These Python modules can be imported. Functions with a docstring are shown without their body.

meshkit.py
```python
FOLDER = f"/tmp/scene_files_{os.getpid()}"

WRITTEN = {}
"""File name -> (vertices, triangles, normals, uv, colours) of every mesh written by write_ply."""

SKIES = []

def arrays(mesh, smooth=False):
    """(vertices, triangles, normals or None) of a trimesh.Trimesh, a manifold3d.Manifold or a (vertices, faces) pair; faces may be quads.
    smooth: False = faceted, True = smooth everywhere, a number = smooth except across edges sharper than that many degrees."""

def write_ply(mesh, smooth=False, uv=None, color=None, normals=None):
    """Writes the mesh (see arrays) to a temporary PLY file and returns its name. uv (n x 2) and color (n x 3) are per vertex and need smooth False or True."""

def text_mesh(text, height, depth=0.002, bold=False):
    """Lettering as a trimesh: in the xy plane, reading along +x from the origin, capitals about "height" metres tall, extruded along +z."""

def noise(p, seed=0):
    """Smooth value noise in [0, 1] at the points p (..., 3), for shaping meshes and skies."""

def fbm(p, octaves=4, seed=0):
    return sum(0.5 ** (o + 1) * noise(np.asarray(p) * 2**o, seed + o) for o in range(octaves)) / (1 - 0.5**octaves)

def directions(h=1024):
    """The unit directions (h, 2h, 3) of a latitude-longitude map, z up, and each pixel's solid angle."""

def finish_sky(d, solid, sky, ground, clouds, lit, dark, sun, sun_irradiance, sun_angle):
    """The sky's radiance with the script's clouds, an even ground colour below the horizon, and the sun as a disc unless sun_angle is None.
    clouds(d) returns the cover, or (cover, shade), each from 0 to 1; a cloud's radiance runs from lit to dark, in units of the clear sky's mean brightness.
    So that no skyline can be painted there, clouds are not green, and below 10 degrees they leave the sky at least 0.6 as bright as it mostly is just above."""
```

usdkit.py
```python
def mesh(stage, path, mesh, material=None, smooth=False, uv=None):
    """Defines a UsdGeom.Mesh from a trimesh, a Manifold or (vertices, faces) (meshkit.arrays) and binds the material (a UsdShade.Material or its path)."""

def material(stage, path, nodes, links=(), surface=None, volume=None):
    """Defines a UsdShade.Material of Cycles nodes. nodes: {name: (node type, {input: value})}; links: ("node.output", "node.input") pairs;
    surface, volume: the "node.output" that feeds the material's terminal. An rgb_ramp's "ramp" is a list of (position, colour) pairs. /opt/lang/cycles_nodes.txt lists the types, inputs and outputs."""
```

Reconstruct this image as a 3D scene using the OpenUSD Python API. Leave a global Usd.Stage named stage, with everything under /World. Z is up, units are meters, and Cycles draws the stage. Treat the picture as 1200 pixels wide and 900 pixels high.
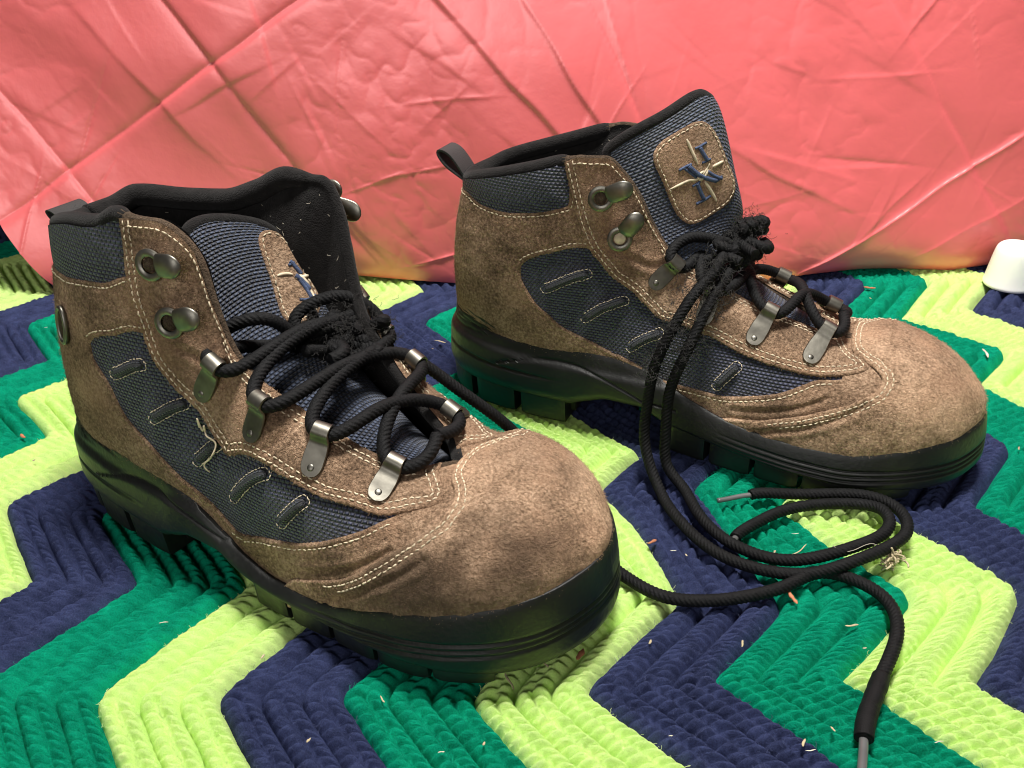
import math
import random

import numpy as np
import trimesh
import shapely
from scipy.interpolate import PchipInterpolator, CubicSpline, RBFInterpolator
from scipy.spatial import cKDTree
from pxr import Gf, Sdf, Usd, UsdGeom, UsdLux, UsdShade, Vt

import usdkit
from meshkit import noise, fbm

random.seed(7)
RNG = np.random.default_rng(7)
stage = Usd.Stage.CreateInMemory()
UsdGeom.SetStageUpAxis(stage, UsdGeom.Tokens.z)
UsdGeom.SetStageMetersPerUnit(stage, 1.0)
UsdGeom.Xform.Define(stage, '/World')

# ---------------------------------------------------------------- camera, lamps, exposure
CAM_H, PITCH, ROLL, FOCAL = .27357, .530549, -.017878, 30.0
EXPOSURE = 0.0
cam = UsdGeom.Camera.Define(stage, '/World/camera')
cam.CreateHorizontalApertureAttr(36.0)
cam.CreateVerticalApertureAttr(27.0)
cam.CreateFocalLengthAttr(FOCAL)
cam.CreateClippingRangeAttr(Gf.Vec2f(.01, 100))
cam.CreateExposureAttr(EXPOSURE)
c_, s_ = math.cos(PITCH), math.sin(PITCH)
R_, F_, D_ = np.array([1., 0, 0]), np.array([0, c_, -s_]), np.array([0, -s_, -c_])
right = math.cos(ROLL) * R_ - math.sin(ROLL) * D_
up = -(math.sin(ROLL) * R_ + math.cos(ROLL) * D_)
cam.AddTransformOp().Set(Gf.Matrix4d(*right, 0, *up, 0, *(-F_), 0, 0, 0, CAM_H, 1))


def rect_light(name, at, to, w, h, intensity, color):
    l = UsdLux.RectLight.Define(stage, '/World/' + name)
    l.CreateWidthAttr(w)
    l.CreateHeightAttr(h)
    l.CreateIntensityAttr(intensity)
    l.CreateColorAttr(Gf.Vec3f(*color))
    z = np.array(at, float) - np.array(to, float)
    z /= np.linalg.norm(z)
    x = np.cross([0, 1, 0], z)
    x /= np.linalg.norm(x)
    y = np.cross(z, x)
    l.AddTransformOp().Set(Gf.Matrix4d(*x, 0, *y, 0, *z, 0, *at, 1))


rect_light('ceiling_lamp', (.07, .40, 1.25), (.08, .45, 0), .26, .26, 178.0, (1, .965, .915))
rect_light('room_lamp', (-.55, -1.65, 1.05), (0, .5, .1), 1.4, .8, 5.2, (1, .97, .94))
dome = UsdLux.DomeLight.Define(stage, '/World/room_glow')


# ---------------------------------------------------------------- materials
class Graph:
    def __init__(self, name):
        self.name, self.nodes, self.links, self.k = name, {}, [], 0

    def n(self, kind, out=None, **inputs):
        """adds a node; an input that is a 'node.output' string becomes a link; returns 'node.out'"""
        self.k += 1
        name = f'n{self.k}'
        vals = {}
        for k, v in inputs.items():
            if isinstance(v, str) and '.' in v:
                self.links.append((v, f'{name}.{k}'))
            else:
                vals[k] = v
        self.nodes[name] = (kind, vals)
        return f'{name}.{out}' if out else name

    def math(self, op, a, b=0.0, c=0.0):
        return self.n('math', 'value', math_type=op, value1=a, value2=b, value3=c)

    def done(self, surface):
        return usdkit.material(stage, '/World/Looks/' + self.name, self.nodes, self.links, surface=surface)


def principled(name, color, rough=.5, metal=0., bump=None, **more):
    """one surface, its tone varied by noise; bump = (scale, strength, distance)"""
    g = Graph(name)
    pos = g.n('texture_coordinate', 'object')
    nz = g.n('noise_texture', 'fac', vector=pos, scale=more.pop('vary_scale', 60.), detail=4.)
    v = more.pop('vary', .25)
    c = np.array(color, float)
    ramp = g.n('rgb_ramp', 'color', fac=nz, ramp=[(.25, tuple(c * (1 - v))), (.75, tuple(np.minimum(c * (1 + v), 1)))])
    ins = dict(base_color=ramp, roughness=rough, metallic=metal, **more)
    if bump:
        b = g.n('noise_texture', 'fac', vector=pos, scale=bump[0], detail=3.)
        ins['normal'] = g.n('bump', 'normal', height=b, strength=bump[1], distance=bump[2])
    return g.done(g.n('principled_bsdf', 'BSDF', **ins))


g = Graph('room_glow')
M_DOME = g.done(g.n('background_shader', 'background', color=(1., .96, .92), strength=.08))
UsdShade.MaterialBindingAPI.Apply(dome.GetPrim()).Bind(M_DOME)


def suede(name, dark, mid, light, stains=()):
    g = Graph(name)
    pos = g.n('texture_coordinate', 'object')
    big = g.n('noise_texture', 'fac', vector=pos, scale=38., detail=5., roughness=.6)
    fine = g.n('noise_texture', 'fac', vector=pos, scale=700., detail=2., roughness=.6)
    mixv = g.math('multiply_add', fine, .5, g.math('multiply', big, .5))
    col = g.n('rgb_ramp', 'color', fac=mixv, ramp=[(.37, dark), (.50, mid), (.63, light)])
    worn = g.n('noise_texture', 'fac', vector=pos, scale=17., detail=4., roughness=.65, distortion=.4)
    wfac = g.n('map_range', 'result', value=worn, from_min=.52, from_max=.72, to_min=0., to_max=.55, clamp=True)
    col = g.n('mix_color', 'result', fac=wfac, a=col, b=tuple(np.array(dark) * .9 + np.array([.004, .004, .006])))
    red = g.n('noise_texture', 'fac', vector=g.n('vector_math', 'vector', math_type='add', vector1=pos, vector2=(3., 1., 2.)), scale=24., detail=4., roughness=.6)
    rfac = g.n('map_range', 'result', value=red, from_min=.5, from_max=.72, to_min=0., to_max=.5, clamp=True)
    col = g.n('mix_color', 'result', fac=rfac, a=col, b=tuple(np.array(light) * np.array([.98, .86, .80])))
    for (x, y, z, r, depth) in stains:
        d = g.n('vector_math', 'value', math_type='distance', vector1=pos, vector2=(x, y, z))
        d = g.math('multiply_add', big, r * 1.6, g.math('subtract', d, r * .8))
        sf = g.n('map_range', 'result', value=d, from_min=r * .15, from_max=r * 1.3, to_min=depth, to_max=0., clamp=True)
        col = g.n('mix_color', 'result', fac=sf, a=col, b=tuple(np.array(dark) * np.array([.50, .52, .56])))
    nap = g.n('noise_texture', 'fac', vector=pos, scale=900., detail=3., roughness=.75)
    lump = g.n('noise_texture', 'fac', vector=pos, scale=260., detail=4., roughness=.7)
    b1 = g.n('bump', 'normal', height=lump, strength=.8, distance=.0024)
    b2 = g.n('bump', 'normal', height=nap, strength=1., distance=.0030, normal=b1)
    return g.done(g.n('principled_bsdf', 'BSDF', base_color=col, roughness=.95, specular_ior_level=.15, sheen_weight=.08, sheen_roughness=.5, sheen_tint=(.9, .7, .5), normal=b2))


M_SUEDE = suede('brown_suede', (.105, .064, .038), (.280, .180, .113), (.52, .355, .235))
M_SUEDE_TAN = suede('worn_toe_suede', (.150, .092, .055), (.400, .262, .165), (.66, .455, .305))
M_TOE_STAINED = suede('stained_toe_suede', (.150, .092, .055), (.400, .262, .165), (.66, .455, .305), [(.236, -.050, .043, .031, .88), (.272, -.034, .050, .027, .88), (.256, -.024, .072, .011, .45)])
M_SUEDE_DARK = suede('dark_suede_edge', (.035, .024, .016), (.065, .045, .03), (.11, .08, .055))


def weave(name, pu, pv, gap, thread, bright, strength=1.):
    """woven nylon: plump threads in offset rows, from the st coordinates in metres"""
    g = Graph(name)
    st = g.n('uvmap', 'UV', attribute='st')
    wob = g.n('noise_texture', 'color', vector=st, scale=90., detail=2.)
    wv = g.n('vector_math', 'vector', math_type='multiply_add', vector1=wob, vector2=(.0006, .0006, 0), vector3=st)
    sep = g.n('separate_xyz', vector=wv)
    row = g.math('floor', g.math('divide', sep + '.y', pv))
    u = g.math('multiply_add', row, .5, g.math('divide', sep + '.x', pu))
    su = g.math('absolute', g.math('sine', g.math('multiply', u, math.pi)))
    sv = g.math('absolute', g.math('sine', g.math('multiply', sep + '.y', math.pi / pv)))
    hgt = g.math('multiply', g.math('power', su, .6), g.math('power', sv, .8))
    pos = g.n('texture_coordinate', 'object')
    nz = g.n('noise_texture', 'fac', vector=pos, scale=900., detail=2.)
    cells = g.n('white_noise_texture', 'value', dimensions='2D', vector=g.n('combine_xyz', 'vector', x=g.math('floor', u), y=row))
    tone = g.math('multiply_add', cells, .3, g.math('multiply_add', nz, .25, g.math('multiply', hgt, .6)))
    col = g.n('rgb_ramp', 'color', fac=tone, ramp=[(.22, gap), (.55, thread), (.95, bright)])
    bmp = g.n('bump', 'normal', height=hgt, strength=strength, distance=.0012)
    return g.done(g.n('principled_bsdf', 'BSDF', base_color=col, roughness=.62, specular_ior_level=.4, sheen_weight=.12, normal=bmp))


M_MESH = weave('navy_mesh', .0023, .0017, (.002, .0022, .0040), (.0080, .0105, .0260), (.050, .056, .105))
M_TONGUE = weave('navy_tongue_mesh', .0030, .0021, (.003, .004, .008), (.011, .017, .036), (.050, .068, .115))
M_RIB = weave('navy_rib', .0016, .0014, (.003, .0035, .005), (.007, .010, .018), (.025, .032, .05))
M_LINING = principled('black_lining', (.0095, .0088, .0086), .95, specular_ior_level=.1, bump=(1500., .8, .001), sheen_weight=.06, vary=.4, vary_scale=300.)
M_WEB = principled('black_webbing', (.012, .012, .012), .75, bump=(1300., .7, .001))
M_RUBBER = principled('black_rubber', (.0055, .0060, .0056), .5, bump=(420., .25, .001), vary=.6, vary_scale=45., specular_ior_level=.3)
M_THREAD = principled('cream_thread', (.50, .42, .295), .8, vary=.35, vary_scale=240.)
M_NAVY_THREAD = principled('navy_thread', (.035, .055, .115), .7, vary=.4, vary_scale=700., bump=(2500., .8, .0006))
M_METAL = principled('dull_steel', (.14, .132, .112), .46, 1., bump=(160., .12, .001), vary=.3, vary_scale=180.)
M_METAL_DARK = principled('gunmetal', (.17, .162, .14), .42, 1., bump=(160., .15, .001), vary=.4, vary_scale=160.)
M_LACE = principled('black_lace', (.0032, .0032, .0036), .7, specular_ior_level=.16, bump=(1600., .5, .0008), vary=.5, vary_scale=250.)
M_LACE_FUZZ = principled('frayed_lace', (.012, .011, .010), .9, vary=.5)
M_AGLET = principled('clear_tip', (.10, .10, .10), .22, .2, vary=.3)
M_CAP = principled('white_plastic', (.80, .79, .76), .35, vary=.03, subsurface_weight=.15, subsurface_radius=(.01, .01, .008))
M_TABLE = principled('brown_board', (.16, .10, .05), .6, vary=.3, vary_scale=12.)
YARN = {}
for nm, c, v in (('lime', (.65, .90, .29), .2), ('navy', (.042, .053, .125), .6), ('green', (.003, .29, .165), .5)):
    g = Graph(nm + '_yarn')
    pos = g.n('texture_coordinate', 'object')
    fib = g.n('noise_texture', 'fac', vector=pos, scale=1500., detail=4., roughness=.75)
    soft = g.n('noise_texture', 'fac', vector=pos, scale=130., detail=3.)
    c = np.array(c)
    mixv = g.math('multiply_add', fib, .6, g.math('multiply', soft, .4))
    col = g.n('rgb_ramp', 'color', fac=mixv, ramp=[(.3, tuple(c * (1 - v))), (.5, tuple(c)), (.72, tuple(np.minimum(c * (1 + 1.3 * v), .95)))])
    b1 = g.n('bump', 'normal', height=fib, strength=1., distance=.0018)
    YARN[nm] = g.done(g.n('principled_bsdf', 'BSDF', base_color=col, roughness=.95, specular_ior_level=.04, normal=b1))
FUZZ = {'lime': principled('lime_fuzz', (.72, .95, .40), .95, specular_ior_level=.0), 'navy': principled('navy_fuzz', (.075, .088, .17), .95, specular_ior_level=.0), 'green': principled('green_fuzz', (.012, .30, .18), .95, specular_ior_level=.0)}
g = Graph('red_plastic')
pos = g.n('texture_coordinate', 'object')
w1 = g.n('noise_texture', 'fac', vector=pos, scale=26., detail=5., roughness=.5)
w2 = g.n('noise_texture', 'fac', vector=pos, scale=240., detail=3.)
b1 = g.n('bump', 'normal', height=w1, strength=.12, distance=.006)
b2 = g.n('bump', 'normal', height=w2, strength=.10, distance=.001, normal=b1)
M_SHEET = g.done(g.n('principled_bsdf', 'BSDF', base_color=(.61, .110, .118), roughness=.36, specular_ior_level=.9, normal=b2))
STRAW = principled('dry_straw', (.36, .30, .185), .8, vary=.3)
CHIP = principled('red_brown_chip', (.30, .11, .05), .8, vary=.3)
LINT = principled('pale_lint', (.50, .45, .36), .9, vary=.2)


# ---------------------------------------------------------------- helpers for prims
USED = {}


def numbered(parent, name):
    k = USED.get((parent, name), -1) + 1
    USED[parent, name] = k
    return f'{parent}/{name}' + (f'_{k:03d}' if k else '')


def tag(prim, label=None, category=None, group=None, kind=None):
    for k, v in (('label', label), ('category', category), ('group', group), ('kind', kind)):
        if v:
            prim.SetCustomDataByKey(k, v)
    return prim


def thing(name, label, category, at=(0, 0, 0), yaw=0., group=None):
    path = numbered('/World', name)
    x = UsdGeom.Xform.Define(stage, path)
    x.AddTranslateOp().Set(Gf.Vec3d(*map(float, at)))
    x.AddRotateZOp().Set(math.degrees(yaw))
    tag(x.GetPrim(), label, category, group)
    return path


def part(parent, name, mesh, mat, smooth=True, uv=None, label=None, kind=None):
    path = numbered(parent, name)
    m = usdkit.mesh(stage, path, mesh, mat, smooth=smooth, uv=uv)
    tag(m.GetPrim(), label, kind=kind)
    return path


def join(ms):
    vs, fs, k = [], [], 0
    for v, f in ((m.vertices, m.faces) if hasattr(m, 'vertices') else m for m in ms):
        vs.append(np.asarray(v))
        fs.append(np.asarray(f) + k)
        k += len(v)
    return np.concatenate(vs), np.concatenate(fs)


def grid_faces(n, m, wrap=False):
    i = np.arange(n * m).reshape(n, m)
    j = np.roll(i, -1, 1) if wrap else i[:, 1:]
    i0 = i if wrap else i[:, :-1]
    a, b, c, d = i0[:-1], i0[1:], j[1:], j[:-1]
    return np.concatenate([np.stack([a, b, c], -1).reshape(-1, 3), np.stack([a, c, d], -1).reshape(-1, 3)])


def smooth_path(pts, step):
    pts = np.asarray(pts, float)
    d = np.concatenate([[0], np.cumsum(np.maximum(np.linalg.norm(np.diff(pts, axis=0), axis=1) ** .7, 1e-6))])
    s = CubicSpline(d, pts, axis=0)
    q = s(np.linspace(0, d[-1], 30 * len(pts)))
    l = np.concatenate([[0], np.cumsum(np.linalg.norm(np.diff(q, axis=0), axis=1))])
    n = max(3, int(l[-1] / step) + 1)
    x = np.linspace(0, l[-1], n)
    return np.stack([np.interp(x, l, q[:, k]) for k in range(3)], -1), x


def tube_mesh(p, r, sides=12, l=None, braid=0., squash=None, cap=True, twist=0.):
    """a tube along the dense path p; r a number or one per point; braid raises crossing cords on it"""
    p = np.asarray(p, float)
    n = len(p)
    t = np.gradient(p, axis=0)
    t /= np.maximum(np.linalg.norm(t, axis=1, keepdims=True), 1e-12)
    u = np.cross(t[0], [.3, .1, .95])
    us = np.empty_like(p)
    for k in range(n):
        u = u - t[k] * (u @ t[k])
        u = u / np.linalg.norm(u)
        us[k] = u
    w = np.cross(t, us)
    th = np.linspace(0, 2 * np.pi, sides, endpoint=False)[None]
    rr = np.broadcast_to(np.asarray(r, float).reshape(-1, 1), (n, sides)).copy()
    if braid:
        k = np.pi / .0021 * l[:, None]
        a, b = np.abs(np.sin(3 * th + k)) ** .7, np.abs(np.sin(3 * th - k)) ** .7
        rr *= 1 + braid * (np.maximum(a * .75, b) - .8)
    v = p[:, None] + rr[..., None] * (np.cos(th)[..., None] * us[:, None] + np.sin(th)[..., None] * w[:, None])
    f = grid_faces(n, sides, True)
    v = v.reshape(-1, 3)
    if cap:
        v = np.vstack([v, p[0], p[-1]])
        i = np.arange(sides)
        f = np.vstack([f, np.stack([np.full(sides, len(v) - 2), i, (i + 1) % sides], -1), np.stack([np.full(sides, len(v) - 1), (n - 1) * sides + (i + 1) % sides, (n - 1) * sides + i], -1)])
    return v, f[:, ::-1]


def hairs(path, starts, dirs, lengths, width, mat, seed=1, curl=.5, kind='stuff', seg=4):
    rng = np.random.default_rng(seed)
    n = len(starts)
    pts = np.empty((n, seg, 3))
    d = dirs / np.linalg.norm(dirs, axis=1, keepdims=True)
    p = starts.copy()
    for k in range(seg):
        pts[:, k] = p
        d = d + rng.normal(0, curl, (n, 3))
        d /= np.linalg.norm(d, axis=1, keepdims=True)
        p = p + d * (lengths / (seg - 1))[:, None]
    c = UsdGeom.BasisCurves.Define(stage, path)
    c.CreateTypeAttr('linear')
    c.CreatePointsAttr(Vt.Vec3fArray.FromNumpy(pts.reshape(-1, 3).astype(np.float32)))
    c.CreateCurveVertexCountsAttr(Vt.IntArray.FromNumpy(np.full(n, seg, np.int32)))
    c.CreateWidthsAttr(Vt.FloatArray.FromNumpy(np.full(n * seg, width, np.float32)))
    c.SetWidthsInterpolation('vertex')
    UsdShade.MaterialBindingAPI.Apply(c.GetPrim()).Bind(mat)
    tag(c.GetPrim(), kind=kind)
    return c
# ---------------------------------------------------------------- the boots' base shapes
# a column of the upper's side: foot x, y | top edge x, y, z | two roundness exponents | belly
ZS_FAR = PchipInterpolator(*np.array([(-.01, .062), (0, .0625), (.015, .0625), (.026, .061), (.044, .055), (.067, .0495), (.0915, .050), (.111, .048), (.1276, .0445), (.1595, .034), (.176, .0295), (.202, .0268), (.22, .026), (.235, .0262), (.251, .029), (.2623, .0313), (.277, .0335), (.285, .0345), (.292, .036), (.305, .038)]).T)
ZS_NEAR = PchipInterpolator(*np.array([(-.01, .066), (0, .066), (.015, .061), (.03, .0565), (.051, .053), (.073, .050), (.0985, .0455), (.1176, .037), (.131, .029), (.148, .0225), (.163, .0195), (.179, .0195), (.199, .022), (.218, .028), (.235, .0325), (.25, .036), (.2625, .0385), (.274, .0405), (.285, .0425), (.294, .0445), (.305, .046)]).T)
COLS = np.array([
    [.003, .000, .0100, .000, .1305, 1, 1, .000], [.006, .014, .0130, .013, .1310, 1, 1, .002],
    [.018, .026, .0220, .024, .1345, 1, 1, .003], [.045, .034, .0480, .033, .1420, 1, 1, .003],
    [.072, .036, .0740, .036, .1500, 1, 1, .002], [.090, .0365, .0900, .036, .1565, 1, 1, .001],
    [.100, .037, .1005, .0335, .1565, 1, 1, .000], [.108, .037, .1080, .031, .1500, 1, 1, .000],
    [.118, .0375, .1160, .028, .1385, 1, 1, .000], [.128, .038, .1235, .026, .1235, 1, 1, .001],
    [.140, .040, .1340, .023, .1075, 1, 1, .002], [.155, .043, .1520, .019, .0940, .95, .95, .001],
    [.175, .047, .1760, .015, .0805, .9, .9, .000], [.198, .0505, .1990, .011, .0720, .85, .85, .000],
    [.215, .052, .2190, .006, .0655, .8, .8, .000], [.228, .052, .2300, .000, .0640, .75, .75, .000],
    [.245, .050, .2460, .000, .0655, .72, .72, .000], [.263, .0445, .2630, .000, .0625, .72, .72, .000],
    [.280, .0335, .2785, .000, .0560, .74, .74, .000], [.2905, .020, .2880, .000, .0490, .74, .74, .000],
    [.2955, .008, .2938, .000, .0438, .74, .74, .000], [.2965, .000, .2948, .000, .0420, .74, .74, .000]])
KEY = np.concatenate([[0], np.cumsum(np.maximum(.004, .5 * np.hypot(np.diff(COLS[:, 2]), np.diff(COLS[:, 4])) + .5 * np.hypot(np.diff(COLS[:, 0]), np.diff(COLS[:, 1]))))])
KEY /= KEY[-1]
COLS_OUT, COLS_IN = COLS.copy(), COLS.copy()          # the near boot's two sides, pulled open at the throat
for c_ in (COLS_OUT, COLS_IN):
    c_[0:3, 4] += .006
    c_[3, 4] += .005
    c_[0:3, 0] -= .001
    c_[16:, 4] += [.001, .002, .003, .0035, .005, .0055]
COLS_OUT[4:13, 1] += [.002, .004, .005, .005, .005, .005, .005, .004, .002]
COLS_OUT[4:16, 2:5] = [[.070, .036, .1495], [.085, .036, .1550], [.104, .034, .1555], [.115, .032, .1510], [.1220, .0300, .1410], [.1265, .0300, .1270], [.1340, .0290, .1080], [.1500, .0270, .0930], [.1740, .0230, .0800], [.1970, .0190, .0700], [.2160, .012, .0640], [.2300, .0, .0640]]
COLS_IN[3, 4] = .139
COLS_IN[4:16, 2:5] = [[.074, .0365, .1400], [.094, .039, .1455], [.113, .0400, .1530], [.129, .0410, .1535], [.1385, .0400, .1430], [.1450, .0370, .1270], [.1510, .0340, .1120], [.1625, .0280, .0980], [.1800, .0230, .0840], [.2000, .0170, .0730], [.2190, .010, .0660], [.2300, .0, .0640]]


def pose_far(q):
    return q


def pose_near(q):
    q = q.copy()
    q[..., 0] = q[..., 0] * .945 + .013 + .006 * np.exp(-np.maximum(q[..., 0], 0) / .05)
    q[..., 2] = q[..., 2] * 1.045
    q[..., 1] += .12 * np.maximum(q[..., 2] - .06, 0)
    return q


BOOT = {'far': dict(cols={-1: COLS, 1: COLS}, pose=pose_far, sole=ZS_FAR, at=(-.0306, .4896, 0.), yaw=math.radians(-23.28)),
        'near': dict(cols={-1: COLS_OUT, 1: COLS_IN}, pose=pose_near, sole=ZS_NEAR, at=(-.228, .39, 0.), yaw=-.462)}


def side_surface(kind, side, a, t):
    """points of the upper's base surface in the boot's own space: a from heel to toe, t from the sole to the top edge"""
    b = BOOT[kind]
    c = PchipInterpolator(KEY, b['cols'][side], axis=0)(a)
    bx, by, tx, ty, tz, ey, ez, bu = np.moveaxis(c, -1, 0)
    zb = b['sole'](bx) - .012
    t = np.clip(t, 0, 1)
    cs, sn = np.maximum(np.cos(t * np.pi / 2), 0) ** ey, np.maximum(np.sin(t * np.pi / 2), 0) ** ez
    sh = np.clip((tz - .085) / .03, 0, 1)
    sh = sh * sh * (3 - 2 * sh)
    k = 1 - sh
    yf = k * (1 - cs) + sh * (t * t * (3 - 2 * t) * .6 + t * .4)
    zf = k * sn + sh * t
    y = by + (ty - by) * yf + bu * np.sin(np.pi * t)
    z = zb + (tz - zb) * zf
    x = bx + (tx - bx) * (k * (1 - cs) * .5 + k * zf * .5 + sh * t) - np.exp(-(a / .06) ** 2) * .004 * np.sin(np.pi * t)
    return b['pose'](np.stack([x, side * y, z], -1))


def to_world(kind, p):
    b = BOOT[kind]
    c, s = math.cos(b['yaw']), math.sin(b['yaw'])
    p = np.asarray(p, float)
    return np.stack([b['at'][0] + c * p[..., 0] - s * p[..., 1], b['at'][1] + s * p[..., 0] + c * p[..., 1], b['at'][2] + p[..., 2]], -1)
# ---------------------------------------------------------------- the setting: board, blanket, red sheet
m = trimesh.creation.box((3.0, 2.4, .03))
m.apply_translation((0, .9, -.031))
tag(stage.GetPrimAtPath(part('/World', 'table_top', m, M_TABLE, smooth=False)), 'brown board under the blanket', 'table top', kind='structure')

BAND, LAT_YAW, LX, LY, PERIOD, OFFSET, SHEAR = .05, -.0233791, -.171091, .235108, .1136357, .0459507, .0011991
WARP = np.array([[-.1711, .2351, .0015, -.0035], [-.1211, .2339, .0009, -.0034], [-.0711, .2328, -.0003, -.0012], [-.0211, .2316, .0022, -.0033], [.0289, .2304, -.0023, .0002], [.0788, .2293, -.0007, .0062], [.1288, .2281, .0005, .0062], [.1788, .2269, .0024, .0032], [.0327, .344, .0102, .0146], [.0827, .3428, .0118, .0187], [.2327, .3393, .0008, .0009], [-.2172, .3499, .0026, -.0031], [.2865, .4517, .0053, .0085], [-.3133, .4658, -.0022, -.0021], [.2904, .5653, -.0092, -.0101], [.3403, .5641, -.0017, .0031], [.2404, .5665, .002, .0019], [.0767, .2861, -.0027, -.0058], [.1267, .285, -.0079, -.0089], [.1767, .2838, .0024, -.004], [.2267, .2826, .0006, -.0008], [-.2232, .2932, -.0013, .0046], [-.1732, .292, -.0018, .0045], [.0806, .3997, -.0084, -.0084], [.2805, .395, -.0003, -.0027], [-.2693, .4079, -.0048, .0126], [.3344, .5075, -.0002, -.0043], [-.6, .3, 0, 0], [.7, .3, 0, 0], [-.6, .7, 0, 0], [.7, .7, 0, 0], [0, .9, 0, 0], [0, .05, 0, 0]])
warp = RBFInterpolator(WARP[:, :2], WARP[:, 2:], smoothing=2e-4, kernel='thin_plate_spline')


def zigzag(k):
    """sideways swing of the stripes at phase k (1 per zigzag), its corners a little rounded"""
    tri = lambda x: 1 - np.abs(2 * (x - np.floor(x)) - 1)
    return sum(tri(k + o) for o in (-.035, -.012, .012, .035)) / 4


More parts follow.
